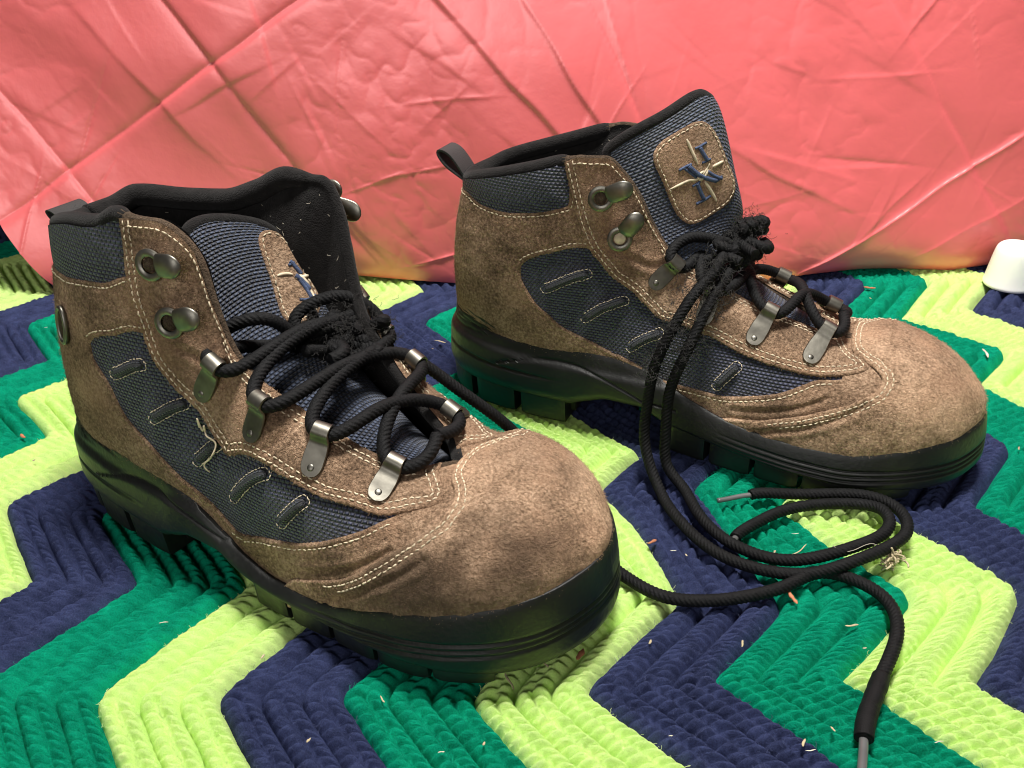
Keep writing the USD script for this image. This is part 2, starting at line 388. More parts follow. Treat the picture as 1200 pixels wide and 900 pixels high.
ROWS, ROW_HALF, ROW_H = 3, 11, .0088
blanket = thing('crocheted_blanket', 'crocheted zigzag blanket in lime, navy and green stripes under the boots', 'blanket')
kk = [-.75]
while kk[-1] < 5.2:
    kk.append(kk[-1] + (.0046 if kk[-1] < 1.9 else .0075 if kk[-1] < 3 else .012))
kk = np.array(kk)
swing = zigzag(kk)
run = np.concatenate([[0], np.cumsum(np.hypot(np.diff(swing) * OFFSET, np.diff(kk) * PERIOD))])
fuzz = {'lime': [], 'navy': [], 'green': []}
for j in range(-9, 15):
    tone = ('lime', 'navy', 'green')[j % 3]
    stripe, faces, base = [], [], 0
    for r in range(ROWS):
        q = np.linspace(-1, 1, ROW_HALF * 2 - 3)
        q = np.sign(q) * np.abs(q) ** .8
        S, Q = np.meshgrid(run, q, indexing='ij')
        K = np.broadcast_to(kk[:, None], S.shape)
        seed = (j + 20) * 3 + r
        pitch = .0047
        rising = np.clip(.5 + 6 * (np.abs((K - np.floor(K)) - .25) - .25) * -1, 0, 1)      # 1 on the arms that run away to the right
        wob = .30 * noise(np.stack([S / .02, Q * .5, np.full_like(S, seed)], -1))
        ph = S / pitch + .5 * (Q > 0) + .55 * (np.abs(Q) - .5) * (1 - .4 * rising) + .37 * seed + wob
        fr_ = ph - np.floor(ph)
        bead = np.clip(1 - np.abs(2 * fr_ - 1) ** 2., 0, 1) ** .8
        jit = noise(np.stack([np.floor(ph) * 1.7, np.sign(Q) * 3.1 + 5, np.full_like(S, seed * 1.3)], -1))
        col = np.clip(1 - np.abs((np.abs(Q) - .45) / .55) ** 2., 0, 1) ** .85
        rope = np.clip(1 - np.abs(Q / .93) ** 2., 0, 1) ** .9
        hb = col * (.26 + .50 * bead + .24 * jit)
        ha = .80 * rope * (.66 + .28 * bead + .10 * jit) + .22 * hb
        strand = fbm(np.stack([S / .0016 + Q * 2.2, Q * 3, np.full_like(S, seed)], -1), 2)
        hh = ROW_H * (hb * (1 - rising) + ha * rising + .16 * (strand - .5) * rope)
        u = (j + (r + .5 + Q * .53) / ROWS) * BAND + swing[:, None] * OFFSET + K * SHEAR
        u = u + .0011 * (noise(np.stack([S / .012, Q * 2 + 3, np.full_like(S, seed)], -1)) - .5)
        v = K * PERIOD
        X = LX + u * math.cos(LAT_YAW) - v * math.sin(LAT_YAW)
        Y = LY + u * math.sin(LAT_YAW) + v * math.cos(LAT_YAW)
        sub = np.stack([X[::8].ravel(), Y[::8].ravel()], -1)
        dw = warp(sub).reshape(X[::8].shape + (2,))
        ks = np.arange(len(run))
        lo = np.minimum(ks // 8, len(dw) - 2) if len(dw) > 1 else ks * 0
        fr = (ks - lo * 8)[:, None, None] / 8.
        dw = dw[lo] * (1 - fr) + dw[lo + 1] * fr
        P = np.stack([X + dw[..., 0], Y + dw[..., 1], hh - ROW_H + .0012 * (fbm(np.stack([X * 14, Y * 14, X * 0 + 3], -1), 2) - .5)], -1)
        stripe.append(P.reshape(-1, 3))
        faces.append(grid_faces(len(run), len(q)) + base)
        base += len(stripe[-1])
        near = P[(P[:, :, 1] < .62).any(1)]
        flat = near[:, 2:-2].reshape(-1, 3)
        flat = flat[(flat[:, 1] < .6) & (np.abs(flat[:, 0]) < .13 + .65 * flat[:, 1])]
        if len(flat):
            fuzz[tone].append(flat[RNG.integers(0, len(flat), int(len(flat) * .09))])
    part(blanket, 'stripe', (np.concatenate(stripe), np.concatenate(faces)), YARN[tone], label=f'{tone} zigzag stripe' if j in (3, 4, 5) else None)
for tone in fuzz:
    st = np.concatenate(fuzz[tone])
    d = RNG.normal(0, 1, st.shape)
    d[:, 2] = np.abs(d[:, 2]) * .8 + .1
    hairs(numbered(blanket, f'{tone}_fuzz'), st, d, RNG.uniform(.0008, .0028, len(st)), .00010, FUZZ[tone], seed=len(tone))

# the sheet: thin red plastic hung behind the boots, with its fold lines, creases and dents
nu, nw = 860, 400
U, W = np.meshgrid(np.linspace(0, 1, nu), np.linspace(0, 1, nw), indexing='ij')
SZ = W ** 1.25 * .46
SX = -.357 - .62 * SZ * np.exp(-SZ / .9) + U * (1.15 + .62 * SZ)


def crease(a, b, depth, width, step=0., reach=.05):
    """adds a fold from a to b to the sheet: a sharp line of the given depth, and a step between its two sides"""
    a, b = np.array(a, float), np.array(b, float)
    L = np.linalg.norm(b - a)
    d = (b - a) / L
    s = (SX - a[0]) * d[0] + (SZ - a[1]) * d[1]
    t = (SZ - a[1]) * d[0] - (SX - a[0]) * d[1]
    k = (s > -.06) & (s < L + .06) & (np.abs(t) < 4 * max(width, reach if step else width))
    s, t = s[k], t[k]
    t = t + .003 * (noise(np.stack([s / .035, s * 0 + depth * 999, s * 0], -1)) - .5)
    on = 1 / (1 + np.exp(np.clip(-s / .01, -40, 40))) / (1 + np.exp(np.clip((s - L) / .01, -40, 40)))
    on = on * (.45 + .8 * noise(np.stack([s / .03, s * 0 + L * 77, s * 0 + 9], -1)))
    out[k] += on * (.62 * depth * np.exp(-np.abs(t) / (.42 * width)) + .26 * step * np.tanh(t / .0016) * np.exp(-np.abs(t) / reach))


out = .030 * SZ * np.cos((SX + .1) * 4.2) + .010 * np.sin(SX * 9 + SZ * 11)
out += .016 * (fbm(np.stack([SX * 7 + SZ * 3, SZ * 6, SX * 0], -1), 3) - .5)
for a, b, dep, wid, stp in [
        ((-.10, .236), (-.395, .055), -.0035, .006, .0022), ((-.25, .225), (-.115, .03), -.0030, .007, .0030), ((-.40, .185), (-.30, .045), -.0025, .006, -.0025),
        ((-.07, .235), (.06, .09), .0012, .008, .0045), ((.43, .13), (.215, -.004), .0030, .0045, .0022), ((.25, .24), (.40, .02), -.0022, .008, -.0040),
        ((.045, .23), (.112, .095), -.0024, .006, -.0035), ((.062, .23), (.09, .15), .0025, .004, .0), ((.01, .21), (.085, .098), .0018, .006, .0035),
        ((.30, .17), (.345, .10), .001, .006, .0025), ((.14, .115), (.26, .055), .0020, .012, .0020), ((.19, .10), (.265, .078), .0015, .008, -.0015),
        ((-.152, .148), (-.139, .116), .0016, .003, .0), ((-.115, .078), (-.085, .088), .0022, .0022, .001), ((-.085, .088), (-.052, .094), .0024, .0022, .001),
        ((-.14, .075), (-.10, .02), -.002, .005, .002), ((.27, .03), (.31, .07), .002, .007, .001), ((.33, .02), (.42, .07), .002, .007, -.001), ((-.3, .2), (-.22, .10), .001, .01, .002)]:
    crease(a, b, dep, wid, stp)
rngs = np.random.default_rng(17)
for k in range(115):
    c = np.array([rngs.uniform(-.38, .42), rngs.uniform(.01, .21)])
    ang = rngs.choice([-.72, .95, .2, 1.9], p=[.35, .4, .15, .1]) + rngs.normal(0, .28)
    d = np.array([math.cos(ang), math.sin(ang)]) * rngs.uniform(.005, .032)
    crease(c - d, c + d, rngs.normal(0, .0010), rngs.uniform(.0015, .0045), rngs.normal(0, .0012), .018)
r1 = np.abs(2 * fbm(np.stack([SX * 26 + 4, SZ * 26, SX * 0 + 2], -1), 3, 5) - 1)
r2 = np.abs(2 * fbm(np.stack([SX * 60 + 4 + SZ * 30, SZ * 60, SX * 0 + 8], -1), 2, 9) - 1)
patchy = np.clip(3.2 * fbm(np.stack([SX * 9, SZ * 9, SX * 0 + 5], -1), 2, 3) - 1.35, 0, 1)
out += -.0008 * np.exp(-r1 / .2) * patchy - .00025 * np.exp(-r2 / .15) * patchy
foot = np.exp(-SZ / .016)
SY = .618 + .20 * SZ - out - .012 * np.sin(SX * 11 + 1) * foot + .010 * foot
SZZ = SZ - .003 + .0045 * np.abs(np.sin(SX * 17 + 2 * noise(np.stack([SX * 9, SX * 0, SX * 0], -1)))) * foot
sheet = part('/World', 'red_plastic_sheet', (np.stack([SX, SY, SZZ], -1).reshape(-1, 3), grid_faces(nu, nw)[:, ::-1]), M_SHEET)
tag(stage.GetPrimAtPath(sheet), 'creased red plastic sheet hanging behind the two boots', 'plastic sheet')

# the white cap standing at the right, by the sheet
cap = thing('bottle_cap', 'small white plastic cap on the lime stripe before the red sheet', 'cap', (.386, .607, -.001))
prof = np.array([[0, .0332], [.0085, .0332], [.0118, .0326], [.0138, .0308], [.0150, .0275], [.0178, .0040], [.0180, .0012], [.0172, 0], [.0155, 0]])
pr = smooth_path(np.c_[prof[:, 0], prof[:, 0] * 0, prof[:, 1]], .0006)[0]
pr[:, 0] = np.maximum(pr[:, 0], 0)
part(cap, 'shell', trimesh.creation.revolve(pr[::-1][:, [0, 2]], sections=72), M_CAP)
ring = np.array([[.0150 * math.cos(a), .0150 * math.sin(a), .0012] for a in np.linspace(0, 2 * np.pi, 48)])
part(cap, 'inner_rim', tube_mesh(ring, .0012, 8, cap=False), M_CAP)
# ---------------------------------------------------------------- the boots
def cut(D, F, col, level):
    """splits the triangles F over the rows of D where column col crosses level"""
    s = D[:, col] > level
    k = s[F].sum(1)
    keep, mix = F[(k == 0) | (k == 3)], F[(k == 1) | (k == 2)]
    if not len(mix):
        return D, F
    sm = s[mix]
    lone = np.where((sm.sum(1) == 1)[:, None], sm, ~sm)
    i = lone.argmax(1)
    r = np.arange(len(mix))
    v0, v1, v2 = mix[r, i], mix[r, (i + 1) % 3], mix[r, (i + 2) % 3]
    e = np.sort(np.concatenate([np.stack([v0, v1], 1), np.stack([v0, v2], 1)]), 1)
    ue, inv = np.unique(e, axis=0, return_inverse=True)
    inv = inv.reshape(-1)
    a, b = D[ue[:, 0]], D[ue[:, 1]]
    t = (level - a[:, col]) / np.where(a[:, col] == b[:, col], 1, b[:, col] - a[:, col])
    new = a + t[:, None] * (b - a)
    new[:, col] = level
    p01, p02 = len(D) + inv[:len(mix)], len(D) + inv[len(mix):]
    F2 = np.concatenate([keep, np.stack([v0, p01, p02], 1), np.stack([p01, v1, v2], 1), np.stack([p01, v2, p02], 1)])
    return np.vstack([D, new]), F2


def compact(D, F):
    u, inv = np.unique(F, return_inverse=True)
    return D[u], inv.reshape(F.shape)


def curve2(pts, n=220):
    pts = np.asarray(pts, float)
    d = np.concatenate([[0], np.cumsum(np.hypot(*np.diff(pts, axis=0).T) ** .6)])
    q = np.linspace(0, d[-1], n)
    return np.stack([PchipInterpolator(d, pts[:, k])(q) for k in range(2)], -1)


class Skin:
    """a fine mesh with columns x y z | normal | a t (its own two coordinates)"""

    def __init__(self, D, F, locate):
        self.D, self.F, self.locate = D, F, locate

    def side_of(self, shapes):
        """signed distance (m) of every vertex to the outlines; shapes: (open edge curve, closing points), inside positive"""
        inside = np.zeros(len(self.D), bool)
        P = []
        for edge, close in shapes:
            poly = shapely.Polygon(np.vstack([edge, np.asarray(close, float).reshape(-1, 2)]))
            inside |= shapely.contains_xy(poly.buffer(0), self.D[:, 6], self.D[:, 7])
            P.append(self.locate(edge))
        d = cKDTree(np.concatenate(P)).query(self.D[:, :3])[0]
        return np.where(inside, d, -d)

    def panel(self, phi, lift, thick, rnd=.0016, seams=(), puff=0., rough=.0, folds=()):
        """the piece where phi > 0, lifted off the skin by lift and thick, its edge rounded; also its seam lines"""
        D = np.column_stack([self.D, phi])
        F = self.F
        for lv in [0., rnd * .12, rnd * .45, rnd, *seams]:
            D, F = cut(D, F, 8, lv)
        F = F[D[F, 8].mean(1) > 1e-9]
        D, F = compact(D, F)
        x = np.clip(D[:, 8] / rnd, 0, 1)
        h = lift + thick * np.sqrt(np.clip(1 - (1 - x) ** 2, 0, 1))
        for sm in seams:
            h -= .00035 * np.exp(-((D[:, 8] - sm) / .0008) ** 2)
        if puff:
            h += puff * (1 - np.exp(-np.maximum(D[:, 8], 0) / .012))
        if rough:
            h += rough * (fbm(D[:, :3] * 160, 3) - .5) * x
        for pts, dep, wid in folds:
            dd = cKDTree(self.locate(curve2(pts, 160))).query(D[:, :3])[0]
            h = h - dep * np.exp(-(dd / wid) ** 2) + .55 * dep * np.exp(-((dd - 2.4 * wid) / (1.3 * wid)) ** 2)
        n = D[:, 3:6] / np.maximum(np.linalg.norm(D[:, 3:6], axis=1, keepdims=True), 1e-9)
        V = D[:, :3] + n * h[:, None]
        lines = []
        for sm in seams:
            on = np.abs(D[:, 8] - sm) < 1e-9
            e = np.concatenate([F[:, [0, 1]], F[:, [1, 2]], F[:, [2, 0]]])
            e = np.unique(np.sort(e[on[e].all(1)], 1), axis=0)
            lines += [(V[c], n[c], D[c, 6:8]) for c in chains(e)]
        return V, F, D, lines


def chains(e):
    nb = {}
    for a, b in e:
        nb.setdefault(a, []).append(b)
        nb.setdefault(b, []).append(a)
    seen, out = set(), []
    for start in sorted(nb, key=lambda k: len(nb[k])):
        if start in seen:
            continue
        c = [start]
        seen.add(start)
        while True:
            nx = [k for k in nb[c[-1]] if k not in seen]
            if not nx:
                break
            c.append(nx[0])
            seen.add(nx[0])
        if len(c) > 6:
            out.append(np.array(c))
    return out


def stitch_row(line, keep=None, pitch=.0028, dash=.0019, r=.00036):
    """thread dashes along a seam line (points, normals, coordinates)"""
    V, n, at = line
    l = np.concatenate([[0], np.cumsum(np.linalg.norm(np.diff(V, axis=0), axis=1))])
    ms = []
    x = .001
    while x + dash < l[-1]:
        q = np.array([x, x + dash * .5, x + dash])
        A = [np.interp(q[1], l, at[:, k]) for k in range(2)]
        if keep is None or keep(*A):
            p = np.stack([np.interp(q, l, V[:, k]) for k in range(3)], -1)
            m = np.array([np.interp(q[1], l, n[:, k]) for k in range(3)])
            p += m * np.array([[.00002], [.00034], [.00002]]) + m * RNG.normal(0, .00005)
            p += RNG.normal(0, .00012, (3, 3))
            ms.append(tube_mesh(p, np.array([r * .7, r, r * .7]) * RNG.uniform(.85, 1.2), 6))
        x += pitch * RNG.uniform(.92, 1.08)
    return ms


def boot_skin(kind, na=330, nt=96):
    Ds, Fs, base = [], [], 0
    for side in (-1, 1):
        a, t = np.meshgrid(np.linspace(0, 1, na), np.linspace(0, 1, nt), indexing='ij')
        p = side_surface(kind, side, a, t)
        Ds.append(np.concatenate([p.reshape(-1, 3), np.zeros((na * nt, 3)), a.reshape(-1, 1), t.reshape(-1, 1)], 1))
        f = grid_faces(na, nt)
        Fs.append((f if side < 0 else f[:, ::-1]) + base)
        base += na * nt
    D, F = np.vstack(Ds), np.vstack(Fs)
    key = np.round(D[:, :3] / 2e-6).astype(np.int64)
    _, first, inv = np.unique(key, axis=0, return_index=True, return_inverse=True)
    F = inv.reshape(-1)[F]
    D = D[first]
    F = F[(F[:, 0] != F[:, 1]) & (F[:, 1] != F[:, 2]) & (F[:, 0] != F[:, 2])]
    fn = np.cross(D[F[:, 1], :3] - D[F[:, 0], :3], D[F[:, 2], :3] - D[F[:, 0], :3])
    n = np.zeros((len(D), 3))
    for k in range(3):
        np.add.at(n, F[:, k], fn)
    c = D[:, :3].mean(0)
    if ((D[:, :3] - c) * n).sum(1).mean() < 0:
        n, F = -n, F[:, ::-1]
    for _ in range(3):
        n /= np.maximum(np.linalg.norm(n, axis=1, keepdims=True), 1e-12)
        acc = n.copy()
        for i, j in ((0, 1), (1, 2), (2, 0)):
            np.add.at(acc, F[:, i], n[F[:, j]])
            np.add.at(acc, F[:, j], n[F[:, i]])
        n = acc
    n /= np.maximum(np.linalg.norm(n, axis=1, keepdims=True), 1e-12)
    D[:, 3:6] = n
    return Skin(D, F, lambda e: np.vstack([side_surface(kind, s, e[:, 0], e[:, 1]) for s in (-1, 1)]))


def on_surface(kind, side, a, t):
    """a point of the side, its outward normal and the directions along a and t"""
    e = 1e-3
    g = lambda a_, t_: side_surface(kind, side, np.array([a_]), np.array([t_]))[0]
    p = g(a, t)
    da, dt = (g(a + e, t) - g(a - e, t)), (g(a, min(t + e, 1)) - g(a, t - e))
    n = np.cross(dt, da) * side
    n /= np.linalg.norm(n)
    if n[1] * side < -.2 and abs(n[1]) > abs(n[2]):
        n = -n
    return p, n, da / np.linalg.norm(da), dt / np.linalg.norm(dt)


def frame_mesh(m, p, x, y, z):
    """a mesh modelled in x y z carried into the frame at p"""
    v, f = (m.vertices, m.faces) if hasattr(m, 'vertices') else m
    R = np.stack([x, y, z])
    return p + np.asarray(v) @ R, np.asarray(f)


def ortho(d, n):
    d = d - n * (d @ n)
    d = d / np.linalg.norm(d)
    return d, np.cross(n, d), n


def rounded_strip(path, width, thick, cw=6):
    """a bent strip: path = (n, 2) points in the x-z plane, width along y (a number or one per point), rounded edges"""
    path = np.asarray(path, float)
    t = np.gradient(path, axis=0)
    t /= np.linalg.norm(t, axis=1, keepdims=True)
    nrm = np.stack([-t[:, 1], t[:, 0]], -1)
    w = np.broadcast_to(np.asarray(width, float), len(path))
    sec = [(-1, -.5), (-1, .1), (-.93, .5), (-.4, .56), (.4, .56), (.93, .5), (1, .1), (1, -.5), (.5, -.5), (-.5, -.5)]
    V = np.array([[[path[i, 0] + nrm[i, 0] * b * thick, a * w[i] / 2, path[i, 1] + nrm[i, 1] * b * thick] for a, b in sec] for i in range(len(path))])
    f = grid_faces(len(path), len(sec), True)
    V = V.reshape(-1, 3)
    n, k = len(path), len(sec)
    i = np.arange(1, k - 1)
    f = np.vstack([f, np.stack([0 * i, i, i + 1], -1), np.stack([0 * i + (n - 1) * k, (n - 1) * k + i + 1, (n - 1) * k + i], -1)])
    return V, f


def slab(G, thick, uvs=None):
    """closes a grid of points (n, m, 3) into a body of the given thickness behind it"""
    n, m = G.shape[:2]
    du, dv = np.gradient(G, axis=0), np.gradient(G, axis=1)
    nr = np.cross(du, dv)
    nr /= np.maximum(np.linalg.norm(nr, axis=2, keepdims=True), 1e-12)
    return nr


def loft(rows, nu, nv):
    """rows of control points -> a smooth grid (nv, nu, 3)"""
    R = np.asarray(rows, float)
    d = np.linspace(0, 1, R.shape[1])
    A = CubicSpline(d, R, axis=1)(np.linspace(0, 1, nu))
    return CubicSpline(np.linspace(0, 1, R.shape[0]), A, axis=0)(np.linspace(0, 1, nv))


SHAPES = {
    'far': dict(
        collar=[(-.02, .97), (.03, .945), (.054, .929), (.0999, .845), (.1561, .806), (.2072, .803), (.255, .802), (.2575, .83), (.2575, .92), (.249, 1.02)],
        window=[(.1778, .445), (.1768, .505), (.1875, .55), (.205, .575), (.2307, .590), (.30, .60), (.40, .59), (.5, .60), (.7445, .65), (.748, .61), (.7143, .564), (.6961, .491), (.6669, .375), (.62, .275), (.5756, .205), (.5307, .168), (.47, .146), (.4108, .135), (.3464, .126), (.2927, .154), (.2527, .202), (.2301, .26), (.2071, .316), (.189, .39), (.1778, .445)],
        facing=[(.2440, 1.06), (.2495, .98), (.261, .862), (.2804, .678), (.3008, .568), (.3418, .496), (.4017, .515), (.4653, .53), (.5283, .505), (.5917, .512), (.649, .527), (.7024, .573), (.7521, .635), (.7775, .682), (.7832, .715), (.774, .79), (.750, .87), (.739, .95), (.735, 1.06)],
        toe=[(.56, -.05), (.5811, .087), (.6402, .162), (.6913, .252), (.7342, .344), (.7785, .444), (.7996, .526), (.8031, .604), (.7925, .69), (.770, .79), (.754, .87), (.749, .95), (.747, 1.05)],
        hooks=[((.3065, .833), (.3465, .955)), ((.3424, .706), (.3661, .845))],
        loops=[((.6949, .709), (.7026, .985)), ((.6099, .667), (.6193, .965)), ((.5296, .625), (.5385, .94)), ((.4339, .727), (.4716, .98))],
        ribs=[((.2218, .412), (.2931, .482)), ((.2916, .263), (.3617, .43)), ((.382, .209), (.45, .445)), ((.5669, .251), (.5946, .423))]),
    'near': dict(
        collar=[(-.02, .86), (.03, .838), (.07, .817), (.1017, .804), (.1334, .793), (.196, .803), (.279, .813), (.2835, .83), (.2835, .95), (.2835, 1.02)],
        window=[(.174, .485), (.172, .54), (.184, .572), (.212, .598), (.2461, .612), (.30, .628), (.40, .62), (.5, .64), (.735, .715), (.7236, .661), (.7148, .631), (.6839, .497), (.6332, .355), (.5696, .255), (.5012, .211), (.4085, .168), (.3336, .142), (.286, .203), (.2312, .29), (.2023, .409), (.184, .458), (.174, .485)],
        facing=[(.283, 1.06), (.283, .993), (.2825, .802), (.2898, .665), (.3027, .529), (.3363, .469), (.3943, .485), (.45, .53), (.5015, .553), (.5564, .547), (.6226, .57), (.6751, .627), (.7249, .667), (.7518, .704), (.7695, .765), (.767, .82), (.7504, .885), (.7390, .95), (.735, 1.06)],
        toe=[(.55, -.05), (.5631, .078), (.6722, .23), (.7288, .388), (.7692, .553), (.788, .657), (.789, .74), (.7790, .83), (.7620, .90), (.7528, .97), (.750, 1.05)],
        hooks=[((.3081, .866), (.3518, .94)), ((.3255, .700), (.3774, .836))],
        loops=[((.6941, .783), (.692, .99)), ((.6044, .699), (.602, .985)), ((.5141, .676), (.5306, .949)), ((.386, .590), (.4406, .88))],
        ribs=[((.2268, .461), (.287, .517)), ((.2929, .33), (.3407, .451)), ((.3650, .290), (.4251, .500)), ((.4639, .362), (.54, .511)), ((.5665, .339), (.6033, .504))])}
TONGUES = {
    'far': [[(.1000, -.031, .1590), (.1150, -.024, .1690), (.1265, -.012, .1755), (.1365, .003, .1820), (.1400, .014, .178), (.132, .026, .166)],
            [(.104, -.031, .148), (.120, -.023, .155), (.1335, -.011, .162), (.145, .003, .168), (.149, .013, .165), (.142, .026, .155)],
            [(.112, -.029, .132), (.126, -.021, .137), (.1395, -.010, .143), (.152, .003, .148), (.1575, .013, .1395), (.150, .026, .133)],
            [(.121, -.027, .115), (.131, -.020, .119), (.142, -.010, .123), (.155, .002, .127), (.163, .012, .122), (.157, .025, .113)],
            [(.138, -.026, .098), (.143, -.018, .103), (.150, -.008, .107), (.157, .002, .109), (.161, .011, .107), (.160, .023, .098)],
            [(.155, -.021, .086), (.157, -.014, .091), (.160, -.006, .095), (.163, .001, .096), (.164, .009, .095), (.164, .020, .088)],
            [(.178, -.017, .074), (.179, -.011, .080), (.180, -.005, .083), (.181, .001, .084), (.181, .007, .083), (.180, .016, .076)],
            [(.200, -.013, .066), (.200, -.008, .071), (.201, -.003, .074), (.201, .001, .0745), (.201, .006, .073), (.2, .012, .067)],
            [(.234, -.009, .055), (.234, -.005, .058), (.234, -.002, .060), (.234, .001, .060), (.234, .004, .059), (.234, .008, .056)]],
    'near': [[(.1035, -.004, .1475), (.1050, .006, .1520), (.1075, .020, .1495), (.112, .033, .1440), (.1155, .040, .138), (.118, .046, .130)],
             [(.110, -.006, .134), (.112, .004, .1365), (.1145, .018, .1365), (.118, .032, .133), (.122, .041, .128), (.123, .048, .12)],
             [(.1143, -.008, .1150), (.117, .002, .118), (.120, .015, .120), (.124, .028, .118), (.1296, .040, .115), (.131, .048, .107)],
             [(.124, -.014, .098), (.126, -.004, .102), (.129, .009, .104), (.133, .021, .104), (.138, .034, .103), (.140, .042, .097)],
             [(.140, -.018, .086), (.142, -.010, .091), (.145, .002, .094), (.148, .013, .095), (.151, .024, .094), (.153, .033, .089)],
             [(.160, -.018, .077), (.161, -.010, .082), (.163, .000, .085), (.165, .010, .086), (.167, .019, .084), (.168, .027, .079)],
             [(.183, -.015, .069), (.184, -.008, .073), (.185, 0, .0755), (.186, .008, .076), (.187, .015, .074), (.188, .021, .070)],
             [(.204, -.011, .062), (.205, -.006, .066), (.206, 0, .068), (.206, .006, .068), (.207, .011, .066), (.207, .015, .063)],
             [(.236, -.009, .056), (.236, -.005, .058), (.236, 0, .06), (.236, .004, .06), (.236, .007, .059), (.236, .01, .057)]]}
PATCH = {'far': [(.2163, .125), (.250, .100), (.34, .086), (.4435, .086), (.5306, .101), (.5861, .152), (.6374, .237), (.695, .299), (.6552, .352), (.5449, .389), (.43, .400), (.3605, .392), (.3205, .371), (.2439, .269), (.218, .19)],
         'near': [(.5241, .098), (.5737, .062), (.6861, .040), (.80, .044), (.835, .075), (.8315, .15), (.8302, .237), (.848, .325), (.8036, .374), (.7018, .395), (.5907, .387), (.5532, .360), (.5383, .278), (.5165, .167)]}
EMBLEM = {'far': (
    [([(.4347, .165), (.464, .168), (.5034, .168)], .8), ([(.4623, .171), (.4711, .194), (.4882, .22)], 1.3), ([(.4541, .217), (.4823, .22), (.5064, .219)], .7),
     ([(.324, .202), (.3584, .201), (.3969, .203)], .8), ([(.3797, .204), (.42, .24), (.4625, .264), (.5323, .29)], 1.5), ([(.3523, .202), (.3882, .231), (.4128, .25)], .8),
     ([(.4811, .25), (.5206, .273), (.5704, .289)], 1.), ([(.5263, .293), (.5509, .29), (.571, .281)], .7), ([(.3885, .27), (.4171, .269), (.4341, .268)], .8),
     ([(.4171, .269), (.438, .301), (.4584, .327)], 1.3), ([(.4124, .332), (.4551, .332), (.4984, .328)], .9)],
    [([(.4092, .124), (.4137, .156), (.4301, .214)], 1.1), ([(.4622, .276), (.4915, .304), (.5365, .352)], 1.2), ([(.2571, .246), (.322, .245), (.3679, .246), (.4179, .256), (.4582, .249), (.4968, .231)], 1.),
     ([(.4088, .24), (.4361, .245), (.4591, .243)], 1.), ([(.5117, .245), (.5434, .244), (.5878, .24)], 1.1), ([(.4286, .263), (.4629, .259), (.482, .244)], 1.3)]),
    'near': (
    [([(.7046, .176), (.7336, .197), (.7568, .224)], 1.2), ([(.6801, .193), (.7373, .18)], .8), ([(.7293, .245), (.7575, .284), (.7771, .323)], 1.2), ([(.6894, .315), (.7466, .321), (.8093, .307)], .8), ([(.7085, .229), (.7538, .257), (.7787, .284)], 1.4)],
    [([(.576, .227), (.6405, .222), (.6897, .226)], 1.1), ([(.7017, .24), (.7591, .235), (.8209, .226)], 1.2), ([(.7452, .224), (.7642, .251), (.7834, .268)], 1.5), ([(.7646, .257), (.7817, .29), (.7943, .331)], 1.1)])}


def tongue_skin(kind, nu=90, nv=190):
    G = loft(TONGUES[kind], nu, nv)
    vv, uu = np.meshgrid(np.linspace(0, 1, nv), np.linspace(0, 1, nu), indexing='ij')
    nr = np.cross(np.gradient(G, axis=0), np.gradient(G, axis=1))
    nr /= np.linalg.norm(nr, axis=2, keepdims=True)
    if nr[20, nu // 2, 0] < 0:
        nr = -nr
    D = np.concatenate([G, nr, uu[..., None], vv[..., None]], 2).reshape(-1, 8)
    F = grid_faces(nv, nu)
    fn = np.cross(D[F[0, 1], :3] - D[F[0, 0], :3], D[F[0, 2], :3] - D[F[0, 0], :3])
    if fn @ D[F[0, 0], 3:6] < 0:
        F = F[:, ::-1]
    flat = G.reshape(nv, nu, 3)

    def locate(e):
        i, j = np.clip(e[:, 1], 0, 1) * (nv - 1), np.clip(e[:, 0], 0, 1) * (nu - 1)
        i0, j0 = np.minimum(i.astype(int), nv - 2), np.minimum(j.astype(int), nu - 2)
        fi, fj = (i - i0)[:, None], (j - j0)[:, None]
        return flat[i0, j0] * (1 - fi) * (1 - fj) + flat[i0 + 1, j0] * fi * (1 - fj) + flat[i0, j0 + 1] * (1 - fi) * fj + flat[i0 + 1, j0 + 1] * fi * fj
    return Skin(D, F, locate), G, nr


